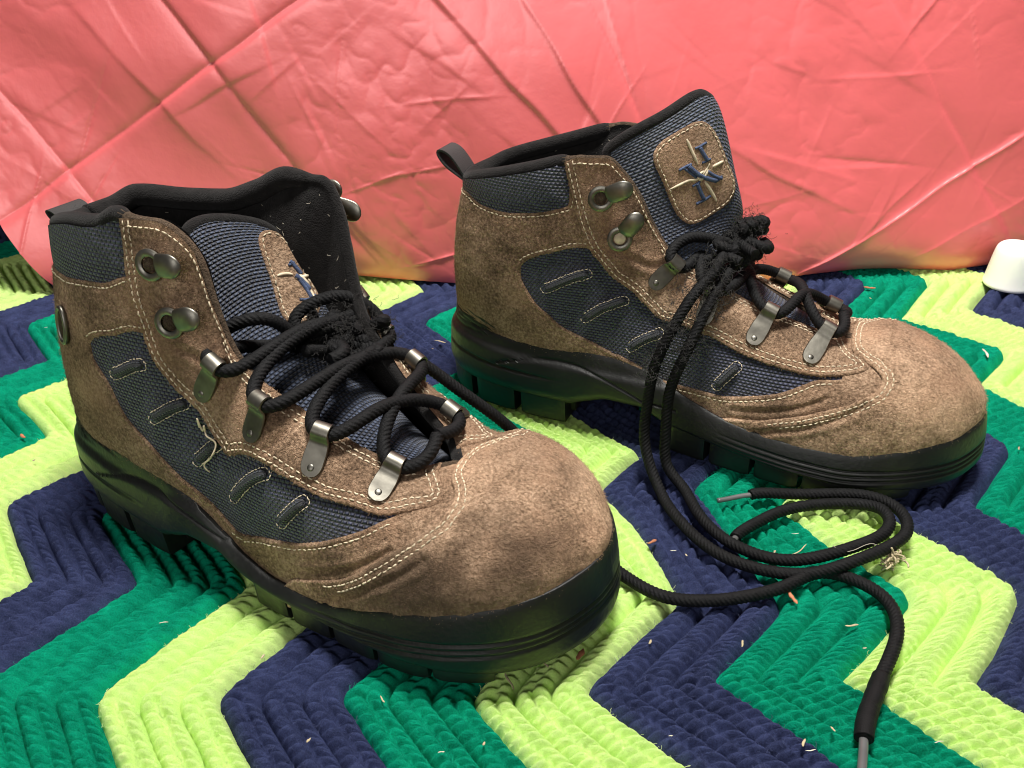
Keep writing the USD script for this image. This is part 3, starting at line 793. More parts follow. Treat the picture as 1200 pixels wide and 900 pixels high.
def sole_parts(kind, root):
    """midsole wall, tread lugs and the floor of the sole"""
    b = BOOT[kind]
    V, sides = [], []
    na, nv = 240, 46
    place = b['pose']
    under = PchipInterpolator([-.02, .0, .03, .085, .096, .11, .128, .145, .16, .2, .25, .28, .31], [.016, .0155, .0150, .0145, .0185, .0225, .0225, .0170, .0150, .0110, .0075, .0080, .011])
    rings = {}
    for side in (-1, 1):
        a = np.linspace(0, 1, na)
        c = PchipInterpolator(KEY, b['cols'][side], axis=0)(a)
        bx, by = c[:, 0], c[:, 1]
        tan = np.stack([np.gradient(bx), np.gradient(by)], -1)
        tan /= np.linalg.norm(tan, axis=1, keepdims=True)
        nx, ny = -tan[:, 1], tan[:, 0]
        nx[0], ny[0], nx[-1], ny[-1] = -1, 0, 1, 0
        top = b['sole'](bx)
        # the sole's own waist is cut in under the arch
        s = np.linspace(0, 1, nv)[None]
        zt, zb = top[:, None], under(bx)[:, None]
        z = zt + (zb - zt) * s
        h = zt - zb
        toe = np.clip((bx - .17) / .05, 0, 1)[:, None]
        heel = np.clip(1 - (bx - .0) / .075, 0, 1)[:, None]
        o = .0012 + .0021 * toe + .0036 * np.sin(np.clip(s * 1.15, 0, 1) * np.pi * .5) - .0012 * np.exp(-s / .05)
        o = o - .0030 * (np.clip(s - .8, 0, 1) / .2) ** 2
        # three fine grooves round the toe
        for k in range(3):
            o = o - toe * .0011 * np.exp(-(((s - .46) * h - .0027 * k) / .0006) ** 2)
        # a ledge along the heel and waist, and swooping lines at the heel
        xx = bx[:, None]
        zl = .044 - .09 * np.clip(xx, 0, .06) + 1.2 * np.clip(xx - .06, 0, .05) ** 2 * 0 - .0 * xx
        o = o + .0022 * (1 - toe) / (1 + np.exp(np.clip((z - zl) / .0006, -40, 40)))
        for k, (z0, sl, x1) in enumerate([(.0615, -.34, .05), (.0575, -.24, .042), (.054, -.18, .036), (.0505, -.10, .05), (.047, -.06, .034), (.0345, -.16, .07)]):
            zc = z0 + sl * xx + 1.2 * xx ** 2
            o = o - .0014 * np.exp(-((z - zc) / .0007) ** 2) * (1 / (1 + np.exp(np.clip((xx - x1) / .004, -40, 40)))) * (z < zt - .001)
        # the arched line from the heel over the waist
        zc = .028 + .012 * np.sin(np.clip((xx - .03) / .10, 0, 1) * np.pi)
        o = o - .0012 * np.exp(-((z - zc) / .0006) ** 2) * ((xx > .04) & (xx < .15))
        P = np.stack([bx[:, None] + nx[:, None] * o, side * (by[:, None] + ny[:, None] * o), z], -1)
        lip = P[:, :1].copy()
        lip[:, 0, 0] -= nx * .006
        lip[:, 0, 1] -= side * ny * .006
        lip[:, 0, 2] -= .002
        mid = np.zeros((na, 1, 3))
        mid[:, 0, 0], mid[:, 0, 2] = bx, zb[:, 0]
        floor_ = P[:, -1:].copy()
        keel = np.where((bx > .088) & (bx < .144), zb[:, 0], np.minimum(zb[:, 0], .0035 + .012 * np.clip((bx - .24) / .06, 0, 1) ** 2))
        in1, in2 = floor_ * .78 + mid * .22, floor_ * .74 + mid * .26
        in1[:, 0, 2] = zb[:, 0] + .0004
        in2[:, 0, 2] = keel
        mid[:, 0, 2] = keel
        Q = np.concatenate([lip, P, in1, in2, mid], 1)
        Q = place(Q)
        f = grid_faces(na, Q.shape[1])
        sides.append((Q.reshape(-1, 3), f if side > 0 else f[:, ::-1]))
        rings[side] = (bx, by, nx, ny, zb[:, 0])
    part(root, 'sole', join(sides), M_RUBBER, smooth=40)
    # lugs: blocks set round the rim of the sole, standing on the ground
    for side in (-1, 1):
        bx, by, nx, ny, zb = rings[side]
        spans = [(.001, .0215), (.0258, .0515), (.0558, .084), (.147, .1672), (.1702, .1918), (.1944, .2165), (.2185, .2420), (.244, .268)]
        for x0, x1 in spans:
            i = np.linspace(0, len(bx) - 1, 1400)
            xs = np.interp(i, np.arange(len(bx)), bx)
            pick = i[(xs >= x0) & (xs <= x1)]
            pick = np.linspace(pick[0], pick[-1], 12)
            X, Y, NX, NY, ZB = (np.interp(pick, np.arange(len(bx)), q) for q in (bx, by, nx, ny, zb))
            lean = np.linspace(-1, 1, 12)
            rise = np.interp(X, [0, .02, .03, .235, .28, .30], [.003, .0004, 0, 0, .0025, .006])
            rings_ = []
            ins = .0145 * np.minimum(1, Y / .016)
            for o, z in ((.0012, ZB + .0035), (.0040, ZB + .0028), (.0050, ZB + .0005), (.0042, rise + .002), (.0028, rise), (-ins, rise), (-ins, ZB + .003)):
                tw = np.abs(lean) ** 8 * .0010 * (z is not ZB)
                oo = o - (tw if np.isscalar(o) and o > 0 else 0)
                rings_.append(np.stack([X + NX * oo + .0000 * lean, side * (Y + NY * oo), z + 0 * X], -1))
            G = place(np.stack(rings_, 1))
            k = G.shape[1]
            f = grid_faces(12, k, True)
            j = np.arange(1, k - 1)
            f = np.vstack([f, np.stack([0 * j, j, j + 1], -1), np.stack([0 * j + 11 * k, 11 * k + j + 1, 11 * k + j], -1)])
            part(root, 'tread_lug', (G.reshape(-1, 3), f if side < 0 else f[:, ::-1]), M_RUBBER, smooth=35)


def lace_loop(kind, root, side, a0, t0, a1, t1):
    """a steel strap riveted to the facing that curls over the throat's edge; returns the middle of its curl and its axis"""
    p, n, da, dt = on_surface(kind, side, a0, t0)
    e, n1, _, _ = on_surface(kind, side, a1, t1)
    L = np.linalg.norm(e - p)
    x, y, z = ortho(e - p, n)
    lift = .0032
    rr = .0036
    pts = [(-.0045, lift), (-.003, lift), (0, lift + .0001), (L * .35, lift + .0006), (L * .66, lift + .0018)]
    cx, cz = L * .84 + .001, lift + .0012
    for ang in np.linspace(115, -120, 12):
        pts.append((cx + rr * math.cos(math.radians(ang)), cz + rr * .95 * math.sin(math.radians(ang)) + .0004))
    pts = np.array(pts)
    q, _ = smooth_path(np.c_[pts[:, 0], pts[:, 0] * 0, pts[:, 1]], .0007)
    s = np.linspace(0, 1, len(q))
    w = np.where(s < .17, .0016 + .0078 * np.sqrt(np.clip(1 - (1 - s / .17) ** 2, 0, 1)), .0094 - .0022 * np.clip((s - .3) / .3, 0, 1))
    m = rounded_strip(q[:, [0, 2]], w, .0009)
    lp_ = part(root, 'lace_loop', frame_mesh(m, p, x, y, z), M_METAL, smooth=40)
    rv = trimesh.creation.icosphere(2, .0015)
    rv.vertices[:, 2] *= .4
    rv.apply_translation((-.0008, 0, lift + .00045))
    part(lp_, 'rivet', frame_mesh(rv, p, x, y, z), M_METAL_DARK)
    return p + x * cx + z * cz, y


def lace_hook(kind, root, side, ring, tip, broken=False):
    p, n, da, dt = on_surface(kind, side, *ring)
    e, n1, _, _ = on_surface(kind, side, *tip)
    x, y, z = ortho(e - p, n)
    L = .0172
    out = []
    R = np.linspace(0, 2 * np.pi, 40)
    ringp = np.stack([.0050 * np.cos(R), .0050 * np.sin(R) * 1.0, np.full(40, .0042)], -1)
    v, f = tube_mesh(ringp, .0016, 8, cap=False)
    v = v.copy()
    v[:, 2] = .0042 + (v[:, 2] - .0042) * .7
    out.append((v, f))
    # the hook: a smooth pear that rises from the ring and overhangs at its tip
    n_ = 22
    s = np.linspace(0, 1, n_)
    cxp = np.stack([.0030 + s * (L - .0030), 0 * s, .0046 + .0032 * np.sin(s * 1.9) ** 1.2], -1)
    wd = .0046 + .0004 * np.sin(s * 2.8)
    wd *= np.sqrt(np.clip(1 - ((s - .62) / .39).clip(0) ** 2., .01, 1)) * np.sqrt(np.clip(s / .16 + .30, 0, 1))
    th = np.linspace(0, 2 * np.pi, 16, endpoint=False)
    G = cxp[:, None] + np.stack([0 * th[None] * wd[:, None], wd[:, None] * np.cos(th), wd[:, None] * .34 * np.sin(th)], -1)
    f = grid_faces(n_, 16, True)
    V = G.reshape(-1, 3)
    V = np.vstack([V, cxp[0], cxp[-1]])
    i = np.arange(16)
    f = np.vstack([f, np.stack([0 * i + len(V) - 2, (i + 1) % 16, i], -1), np.stack([0 * i + len(V) - 1, (n_ - 1) * 16 + i, (n_ - 1) * 16 + (i + 1) % 16], -1)])
    out.append((V, f))
    h = part(root, 'lace_hook', frame_mesh(join(out), p, x, y, z), M_METAL_DARK, smooth=50)
    rv = trimesh.creation.icosphere(3, .0031)
    rv.vertices[:, 2] *= .45
    rv.apply_translation((0, 0, .0036))
    part(h, 'rivet', frame_mesh(rv, p, x, y, z), M_SUEDE_DARK if not broken else M_THREAD)


def make_boot(kind, name, label):
    b, S = BOOT[kind], SHAPES[kind]
    root = thing(name, label, 'boot', b['at'], b['yaw'], 'pair of hiking boots')
    skin = boot_skin(kind)
    D = skin.D
    a_, t_ = D[:, 6], D[:, 7]
    stitches = []
    # navy mesh body
    collar = (curve2(S['collar']), [(S['collar'][-1][0], 1.2), (-.05, 1.2)])
    window = (curve2(S['window'], 500), [])
    phi_w = skin.side_of([window])
    phi_c = skin.side_of([collar])
    V, F, Dp, _ = skin.panel(phi_w + .004, -.0002, .0, puff=.0006)
    part(root, 'side_mesh', (V, F), M_MESH, uv=np.column_stack([Dp[:, 0], Dp[:, 2] + Dp[:, 7] * .008]), label='navy woven mesh window in the side')
    V, F, Dp, _ = skin.panel(phi_c + .004, -.0002, .0, puff=.0042 if kind == 'far' else .0030)
    part(root, 'collar_mesh', (V, F), M_MESH, uv=np.column_stack([Dp[:, 0] + np.abs(Dp[:, 1]) * .4, Dp[:, 2]]), label='padded navy mesh collar')
    # suede quarter: everything round the windows
    phi = np.minimum(-phi_w, -phi_c)
    V, F, Dp, ln = skin.panel(phi, -.0002, .0014, seams=(.0026,), rough=.0008, folds=[([(.60, .17), (.66, .245), (.70, .33), (.735, .44)], .0010, .0011)])
    naps = {'quarter': (V, F, M_SUEDE)}
    part(root, 'quarter', (V, F), M_SUEDE, label='brown suede quarter round the mesh')
    for l in ln:
        stitches += stitch_row(l, lambda a, t: (a < .27 and t > .70) or (.17 < a < .31 and t > .55) or (a > .44 and t < .6 and a < .74))
    # suede facing with the eyelets, one on each side
    face = (curve2(S['facing']), [(.735, 1.3), (.25, 1.3)])
    phi = skin.side_of([face])
    V, F, Dp, ln = skin.panel(phi, .0009, .0015, seams=(.0024, .0050), rough=.0008, folds=[([(.33, .62), (.40, .72), (.45, .9)], .0008, .0014), ([(.54, .62), (.56, .8), (.565, .97)], .0007, .0013)])
    naps['facing'] = (V, F, M_SUEDE)
    part(root, 'facing', (V, F), M_SUEDE, label='suede facing carrying the hooks')
    for l in ln:
        stitches += stitch_row(l, lambda a, t: t < 1)
    # toe cap
    toe = (curve2(S['toe']), [(1.2, 1.3), (1.2, -.3)])
    phi = skin.side_of([toe])
    V, F, Dp, ln = skin.panel(phi, .0016, .0016, seams=(.0022, .0046), rough=.0011, folds=[([(.64, .10), (.70, .185), (.745, .275), (.785, .40)], .0009, .0012), ([(.80, .70), (.815, .82), (.81, 1.)], .0006, .0016)])
    mt = M_TOE_STAINED if kind == 'near' else M_SUEDE_TAN
    naps['toe'] = (V, F, mt)
    part(root, 'toe_cap', (V, F), mt, label='rounded worn suede toe cap')
    for l in ln:
        stitches += stitch_row(l, lambda a, t: t > .16 and a > .6)
    # inner edge seam of the facing
    # lining, rim and facing edge
    n = D[:, 3:6]
    k = (a_ < KEY[15] + .004) & (t_ > .25)
    fm = k[skin.F].all(1)
    pad = .0050 * np.clip((a_ < KEY[8]) * np.sin(np.clip((t_ - .55) / .42, 0, 1) * np.pi) ** .7, 0, 1) * np.clip((KEY[8] - a_) / .05, 0, 1)
    Dl, Fl = compact(np.column_stack([D[:, :3] - n * (.0034 + pad)[:, None], a_]), skin.F[fm])
    part(root, 'lining', (Dl[:, :3], Fl[:, ::-1]), M_LINING)
    for side in (-1, 1):
        kr = KEY[6] + .01 if (kind == 'near' and side > 0) else .250 if kind == 'far' else .284
        a = np.linspace(0, KEY[15], 260)
        e = side_surface(kind, side, a, np.ones_like(a))
        i = side_surface(kind, side, a, np.full_like(a, .97))
        up_ = e - i
        up_ /= np.linalg.norm(up_, axis=1, keepdims=True)
        dd = np.gradient(e, axis=0)
        dd /= np.linalg.norm(dd, axis=1, keepdims=True)
        nn = np.cross(up_, dd) * side
        soft = 1 / (1 + np.exp(np.clip((a - kr) / .006, -40, 40)))
        if kind == 'near' and side > 0:
            soft = np.maximum(soft, .25)
        r = .0019 + (.0034 if (kind == 'near' and side > 0) else .0024) * soft
        c = e - nn * (r - .0018)[:, None] * np.sign((nn[:, 1] * side).mean()) * 1.0 - up_ * (.0012 * (1 - soft))[:, None] + up_ * (.0008 * soft)[:, None]
        m0 = a <= kr
        part(root, 'collar_rim', tube_mesh(c[a <= kr + .005], r[a <= kr + .005], 14), M_LINING)
        part(root, 'facing_edge', tube_mesh(c[a >= kr - .004], r[a >= kr - .004], 10), M_LINING if (kind == 'near' and side > 0) else M_SUEDE_DARK)
    # seams along the facing's free edge
    for side in (-1, 1):
        for gap in (.0030, .0054):
            aa = np.linspace(.262 if kind == 'far' else .290, KEY[15] - .03, 300)
            hgt = np.linalg.norm(side_surface(kind, side, aa, np.ones_like(aa)) - side_surface(kind, side, aa, np.full_like(aa, .9)), axis=1) / .1
            q = side_surface(kind, side, aa, 1 - gap / hgt)
            idx = cKDTree(D[:, :3]).query(q)[1]
            stitches += stitch_row((q + D[idx, 3:6] * .0024, D[idx, 3:6], np.stack([aa, aa * 0], -1)), (lambda a, t: a > .44) if gap > .004 else None)
    # tongue
    ts, G, nr = tongue_skin(kind)
    nv, nu = G.shape[:2]
    front = G.reshape(-1, 3)
    back = (G - nr * .0055).reshape(-1, 3)
    uvt = np.column_stack([ts.D[:, 6] * .078, ts.D[:, 7] * .185])
    tong = part(root, 'tongue', (front, ts.F), M_TONGUE, uv=uvt)
    part(tong, 'tongue_lining', (back, ts.F[:, ::-1]), M_LINING)
    edge = np.concatenate([G[:60, 0][::-1], G[0, 1:-1], G[:60, -1]]) - np.concatenate([nr[:60, 0][::-1], nr[0, 1:-1], nr[:60, -1]]) * .0024
    ep, _ = smooth_path(edge[::4], .0012)
    part(tong, 'tongue_binding', tube_mesh(ep, .0030, 10), M_LINING)
    if PATCH[kind] is not None:
        pc = np.array(PATCH[kind], float)
        cc = np.vstack([pc, pc[:1]])
        dd = np.concatenate([[0], np.cumsum(np.hypot(*np.diff(cc, axis=0).T))])
        sp = CubicSpline(dd, cc, axis=0, bc_type='periodic')(np.linspace(0, dd[-1], 300))
        phi = ts.side_of([(sp, [])])
        V, F, Dp, ln = ts.panel(phi, -.0001, .0013, seams=(.0017,), rough=.0004)
        pp = part(tong, 'tongue_patch', (V, F), M_SUEDE, label='suede patch with an embroidered compass')
        rows = []
        for l in ln:
            rows += stitch_row(l)
        part(tong, 'patch_stitching', join(rows), M_THREAD, kind='stuff')
        for strokes, mat, nm, rad in ((EMBLEM[kind][0], M_NAVY_THREAD, 'navy_embroidery', .00085), (EMBLEM[kind][1], M_THREAD, 'cream_embroidery', .0007)):
            ms = []
            for st, wscale in strokes:
                q = curve2(st, 24)
                P = ts.locate(q)
                idx = cKDTree(ts.D[:, :3]).query(P)[1]
                P = P + ts.D[idx, 3:6] * .0012
                r = rad * wscale * (1 if nm[0] == 'n' else np.interp(np.linspace(0, 1, len(P)), [0, .2, .8, 1], [.5, 1, 1, .5]))
                v, f = tube_mesh(P, r, 8)
                ms.append((v, f))
            if ms:
                part(tong, nm, join(ms), mat)
    sole_parts(kind, root)
    # ribs sewn on the side mesh
    for side in (-1, 1):
        for (p0, p1) in S['ribs']:
            q = np.stack([np.linspace(p0[0], p1[0], 26), np.linspace(p0[1], p1[1], 26)], -1)
            P = side_surface(kind, side, q[:, 0], q[:, 1])
            idx = cKDTree(D[:, :3]).query(P)[1]
            P = P + D[idx, 3:6] * .0008
            P, l = smooth_path(P[::5], .0005)
            idx = cKDTree(D[:, :3]).query(P)[1]
            nn = D[idx, 3:6]
            x = np.linspace(0, 1, len(P))
            L = l[-1]
            prof = np.sqrt(np.clip(1 - np.clip(1 - np.minimum(x, 1 - x) * L / .0026, 0, 1) ** 2, .03, 1))
            rv_, rf_ = tube_mesh(P, .0022 * prof, 12)
            ru = np.concatenate([np.stack(np.meshgrid(l, np.linspace(0, .0138, 12), indexing='ij'), -1).reshape(-1, 2), [[0, 0], [l[-1], 0]]])
            part(root, 'rib', (rv_, rf_), M_RIB, uv=ru)
            tt = np.gradient(P, axis=0)
            tt /= np.linalg.norm(tt, axis=1, keepdims=True)
            wv = np.cross(nn, tt)
            ang = np.linspace(0, np.pi, 8)
            ringp = np.concatenate([P + wv * .0027, P[-1] + np.sin(ang)[1:-1, None] * tt[-1] * .0024 + np.cos(ang)[1:-1, None] * wv[-1] * .0027, (P - wv * .0027)[::-1],
                                    P[0] - np.sin(ang)[1:-1, None] * tt[0] * .0024 - np.cos(ang)[1:-1, None] * wv[0] * .0027])
            nnn = np.concatenate([nn, np.repeat(nn[-1:], 6, 0), nn[::-1], np.repeat(nn[:1], 6, 0)])
            stitches += stitch_row((ringp + nnn * .0005, nnn, np.zeros((len(ringp), 2))), pitch=.0021, dash=.0015, r=.00024)
    part(root, 'stitching', join(stitches), M_THREAD, kind='stuff')
    # metal
    loops = {}
    for side in (-1, 1):
        for k, (p0, p1) in enumerate(S['loops']):
            loops[side, k] = lace_loop(kind, root, side, *p0, *p1)
        for k, (p0, p1) in enumerate(S['hooks']):
            if kind == 'near' and side > 0:
                p0, p1 = (p0[0] + .012, .915), (p1[0], .985)
            lace_hook(kind, root, side, p0, p1, broken=(kind == 'far' and k == 1))
    # nap: the short fibres of the suede, and lint caught on it
    rng = np.random.default_rng(len(kind))
    for nm, (V, F, lv) in naps.items():
        tri = V[F]
        ar = np.linalg.norm(np.cross(tri[:, 1] - tri[:, 0], tri[:, 2] - tri[:, 0]), axis=1) / 2
        cnt = int(ar.sum() * .6e6)
        fi = rng.choice(len(F), cnt, p=ar / ar.sum())
        w = rng.dirichlet((1, 1, 1), cnt)
        p = (tri[fi] * w[..., None]).sum(1)
        fnr = np.cross(tri[fi, 1] - tri[fi, 0], tri[fi, 2] - tri[fi, 0])
        fnr /= np.maximum(np.linalg.norm(fnr, axis=1, keepdims=True), 1e-15)
        d = fnr * .55 + rng.normal(0, .45, p.shape) + np.array([.25, 0, -.35])
        hairs(numbered(root, 'suede_nap'), p - fnr * .0001, d, rng.uniform(.0006, .0015, cnt), .00010, lv, seed=5, curl=.35, seg=3)
    lp = Dl[rng.integers(0, len(Dl), 4000)]
    lp = lp[(lp[:, 2] > .105) & (lp[:, 1] > .0)][:60]
    hairs(numbered(root, 'lint'), lp[:, :3] + np.array([0, -.0006, 0]), rng.normal(0, 1, (len(lp), 3)) * [1, .3, 1], rng.uniform(.0006, .0028, len(lp)), .00016, LINT, seed=8, curl=.4)
    # webbing pull loop at the heel
    z0 = side_surface(kind, -1, np.array([0.]), np.array([1.]))[0]
    pl = np.array([(.0035, 0, -.024), (.0015, 0, -.012), (-.001, 0, -.001), (-.006, 0, .007), (-.0125, 0, .0125), (-.0165, 0, .0125), (-.0145, 0, .0075), (-.007, 0, .0015), (.0005, 0, -.003), (.004, 0, -.006)])
    q, _ = smooth_path(pl, .0008)
    v, f = rounded_strip(q[:, [0, 2]], .0165, .0016)
    if kind == 'near':
        v = v * np.array([.75, 1.1, .62]) + np.array([-.001, 0, -.005])
    part(root, 'pull_loop', (v + z0, f), M_WEB, smooth=40)
    if kind == 'near':
        for q in ((.318, .80), (.335, .60)):
            p, nn, da, dt = on_surface(kind, 1, *q)
            rv = trimesh.creation.icosphere(2, .0030)
            rv.vertices[:, 2] *= .5
            x, y, z = ortho(dt, nn)
            part(root, 'lining_rivet', frame_mesh(rv, p - nn * .0062, x, y, z), M_METAL_DARK)
        p, nn, da, dt = on_surface(kind, -1, .1074, .579)
        x, y, z = ortho(dt, nn)
        R = np.linspace(0, 2 * np.pi, 44)
        rp = np.stack([.0082 * np.cos(R), .0042 * np.sin(R), np.full(44, .0026)], -1)
        bd = part(root, 'heel_badge', frame_mesh(tube_mesh(rp, .0011, 8, cap=False), p, x, y, z), M_METAL_DARK)
        disc = trimesh.creation.icosphere(3, 1.)
        disc.apply_scale((.0078, .004, .0009))
        disc.apply_translation((0, 0, .0022))
        part(bd, 'badge_face', frame_mesh(disc, p, x, y, z), M_SUEDE_DARK)
    return root, loops, skin
near_boot, near_loops, near_skin = make_boot('near', 'hiking_boot', 'nearer brown suede hiking boot, collar pulled open, laces tied in a frayed knot')
far_boot, far_loops, far_skin = make_boot('far', 'hiking_boot', 'farther brown suede hiking boot, tongue with embroidered patch standing up, laces hanging to the blanket')
LR = .00275


q_ = np.array([(.3696, .421), (.3715, .456), (.381, .435), (.3931, .488), (.390, .455), (.404, .475), (.4225, .501), (.422, .457), (.4034, .383), (.3926, .343), (.401, .33)])
p_ = side_surface('near', -1, q_[:, 0], q_[:, 1])
i_ = cKDTree(near_skin.D[:, :3]).query(p_)[1]
p_ = p_ + near_skin.D[i_, 3:6] * np.array([.0012, .0030, .0018, .0035, .0022, .0034, .0024, .0040, .0028, .0030, .0016])[:, None]
part(near_boot, 'loose_thread', tube_mesh(smooth_path(p_, .0005)[0], .00038, 6), M_THREAD)


def to_local(kind, p):
    b = BOOT[kind]
    c, s = math.cos(b['yaw']), math.sin(b['yaw'])
    v = np.asarray(p, float) - np.array(b['at'])
    return np.stack([c * v[..., 0] + s * v[..., 1], -s * v[..., 0] + c * v[..., 1], v[..., 2]], -1)


def lace(parent, pts, r=LR, fray=0., seed=0):
    p, l = smooth_path(pts, .0005)
    return part(parent, 'lace_cord', tube_mesh(p, r, 22, l, braid=.30), M_LACE), p


def threading(loops, order):
    """control points of a lace going through the loops in order, one strand over the tongue between each two"""
    pts = []
    for i, (side, k) in enumerate(order):
        c, ax = loops[side, k]
        ax = ax * np.sign(ax[0])                       # towards the toe
        if pts:
            a = pts[-1]
            m = (a + c) / 2
            pts.append(m + np.array([0, 0, .0045 + .0016 * (i % 2)]))
            pts += [c + ax * .0036, c - ax * .0036]
        else:
            pts += [c + ax * .0036, c - ax * .0036]
    return pts


nb = numbered(near_boot, 'shoelace')
UsdGeom.Xform.Define(stage, nb)
A = threading(near_loops, [(-1, 0), (1, 1), (-1, 2), (1, 3)])
B = threading(near_loops, [(1, 0), (-1, 1), (1, 2), (-1, 3)])
start = [(A[0] + B[0]) / 2 + np.array([.003, 0, .0035])]
lpath = [start[0]] + A + [(.1557, .030, .1000), (.1500, .022, .0985)]
lace(nb, lpath)
lace(nb, [start[0]] + B + [(.135, .002, .1005), (.1460, .016, .0975)])
# bow loops, knot and the tail that runs behind the toe to the blanket
lace(nb, [(.1500, .018, .0985), (.1445, .006, .108), (.1400, -.002, .1165), (.1310, -.010, .1160), (.1240, -.016, .1100), (.1225, -.019, .1020), (.1290, -.017, .0985)])
lace(nb, [(.1480, .018, .1000), (.1385, .018, .1080), (.1457, .030, .1134), (.1547, .037, .1130), (.1640, .042, .1050), (.1680, .042, .0970), (.1640, .036, .0960), (.1560, .026, .0985)])
tail_w = [(.0427, .299, .0015), (.0504, .2875, .0025), (.0638, .2754, .003), (.0837, .2718, .003), (.1029, .2744, .003), (.1215, .2808, .003), (.1379, .288, .003), (.1508, .2833, .003), (.16, .2725, .003), (.1606, .259, .003), (.1528, .2429, .003), (.1419, .228, .003), (.1325, .2142, .003), (.1254, .201, .003)]
tail = [(.1530, .022, .0990), (.171, .030, .0925), (.1824, .042, .0850), (.1983, .050, .0705), (.2134, .0565, .0565), (.228, .0655, .036), (.245, .0655, .012), (.263, .056, .003)] + list(to_local('near', tail_w))
_, tp = lace(nb, tail)
ag = to_local('near', np.array([(.1257, .2016, .003), (.1240, .1970, .0028), (.1206, .189, .0024), (.1192, .1855, .0022)]))
part(nb, 'aglet', tube_mesh(smooth_path(ag, .001)[0], .0017, 12), M_AGLET)
# a thicker frayed sleeve near the tip
sl, _ = smooth_path(to_local('near', np.array([(.1425, .229, .0032), (.1375, .2215, .0034), (.1325, .2142, .0034), (.1285, .2075, .0034), (.1258, .2015, .003)])), .0006)
part(nb, 'lace_sleeve', tube_mesh(sl, .0034 + .0004 * noise(sl * 400), 16), M_LACE)


def knot(parent, c, size, n, seed, nfuzz):
    rng = np.random.default_rng(seed)
    for k in range(n):
        d = rng.normal(0, 1, (7, 3)) * size * np.array([1., 1., .62])
        lace(parent, c + d * .62, r=LR * rng.uniform(.8, 1.05))
    st = c + rng.normal(0, .55, (nfuzz, 3)) * size * 1.15
    hairs(numbered(parent, 'lace_fray'), st, rng.normal(0, 1, (nfuzz, 3)), rng.uniform(.002, .006, nfuzz), .00018, M_LACE_FUZZ, seed=seed, curl=.9, seg=7)


knot(nb, np.array([.1525, .022, .0985]), .0120, 6, 3, 1300)
knot(nb, np.array([.1640, .033, .0960]), .0100, 3, 5, 900)

fb = numbered(far_boot, 'shoelace')
UsdGeom.Xform.Define(stage, fb)
A = threading(far_loops, [(-1, 0), (1, 1), (-1, 2), (1, 3)])
B = threading(far_loops, [(1, 0), (-1, 1), (1, 2), (-1, 3)])
start = [(A[0] + B[0]) / 2 + np.array([.003, 0, .0035])]
lace(fb, start + A + [(.163, .004, .112), (.166, -.004, .108)])
lace(fb, start + B + [(.1399, -.017, .113), (.1525, -.009, .112), (.163, -.004, .109)])
lace(fb, [(.1299, -.020, .103), (.1385, -.0195, .1005), (.1500, -.014, .1015), (.1640, -.006, .106)])
S1 = [(.0757, .3495, .002), (.0792, .3321, .0025), (.0863, .314, .003), (.0973, .2993, .003), (.1144, .2897, .003), (.1328, .2865, .004), (.153, .2893, .0085), (.172, .2985, .0085), (.1841, .3089, .0085), (.1868, .3238, .0085), (.1796, .3346, .008), (.1646, .3405, .0065), (.1441, .3439, .004), (.1251, .3459, .0035), (.1205, .3452, .003)]
S2 = [(.0872, .3545, .0025), (.0904, .3351, .003), (.0964, .3174, .003), (.1065, .3049, .003), (.1223, .2969, .003), (.1394, .2953, .006), (.1564, .2989, .0085), (.171, .3062, .0085), (.1785, .3152, .0085), (.1785, .326, .008), (.1684, .3329, .006), (.1522, .3354, .004), (.1344, .3326, .003), (.1196, .3244, .003), (.1085, .3165, .003), (.1050, .3125, .003)]
lace(fb, [(.1660, -.006, .109), (.1604, -.014, .1065), (.159, -.030, .1035), (.1529, -.045, .0968), (.1455, -.0565, .0812), (.1392, -.0625, .061), (.1373, -.065, .0387), (.139, -.070, .0180)] + list(to_local('far', np.array(S1))))
lace(fb, [(.1670, -.003, .104), (.1656, -.012, .1000), (.1601, -.040, .0912), (.1543, -.0570, .0722), (.1478, -.062, .0476), (.1485, -.066, .0240), (.1520, -.071, .0080)] + list(to_local('far', np.array(S2))))
part(fb, 'aglet', tube_mesh(smooth_path(to_local('far', np.array([(.1210, .3452, .003), (.1150, .3445, .0028), (.1080, .3430, .0024), (.1030, .3422, .0022)])), .001)[0], .0013, 12), M_AGLET)
part(fb, 'aglet', tube_mesh(smooth_path(to_local('far', np.array([(.1055, .3130, .003), (.1042, .3112, .003), (.1030, .3095, .0026), (.1020, .3082, .0022)])), .001)[0], .0016, 12), M_AGLET, label='short clear tip, cracked')
knot(fb, np.array([.1665, -.003, .1075]), .0085, 4, 13, 1000)
knot(fb, np.array([.1690, .001, .1170]), .0055, 2, 15, 500)
rng = np.random.default_rng(31)
ln = np.array([(.159, -.030, .1035), (.1529, -.045, .0968), (.1455, -.0565, .0812), (.1392, -.0625, .061), (.1601, -.040, .0912), (.1543, -.0570, .0722)])
st = ln[rng.integers(0, len(ln), 900)] + rng.normal(0, .005, (900, 3))
hairs(numbered(fb, 'lace_fray'), st, rng.normal(0, 1, (900, 3)), rng.uniform(.003, .008, 900), .0002, M_LACE_FUZZ, seed=4, curl=.5, seg=6)
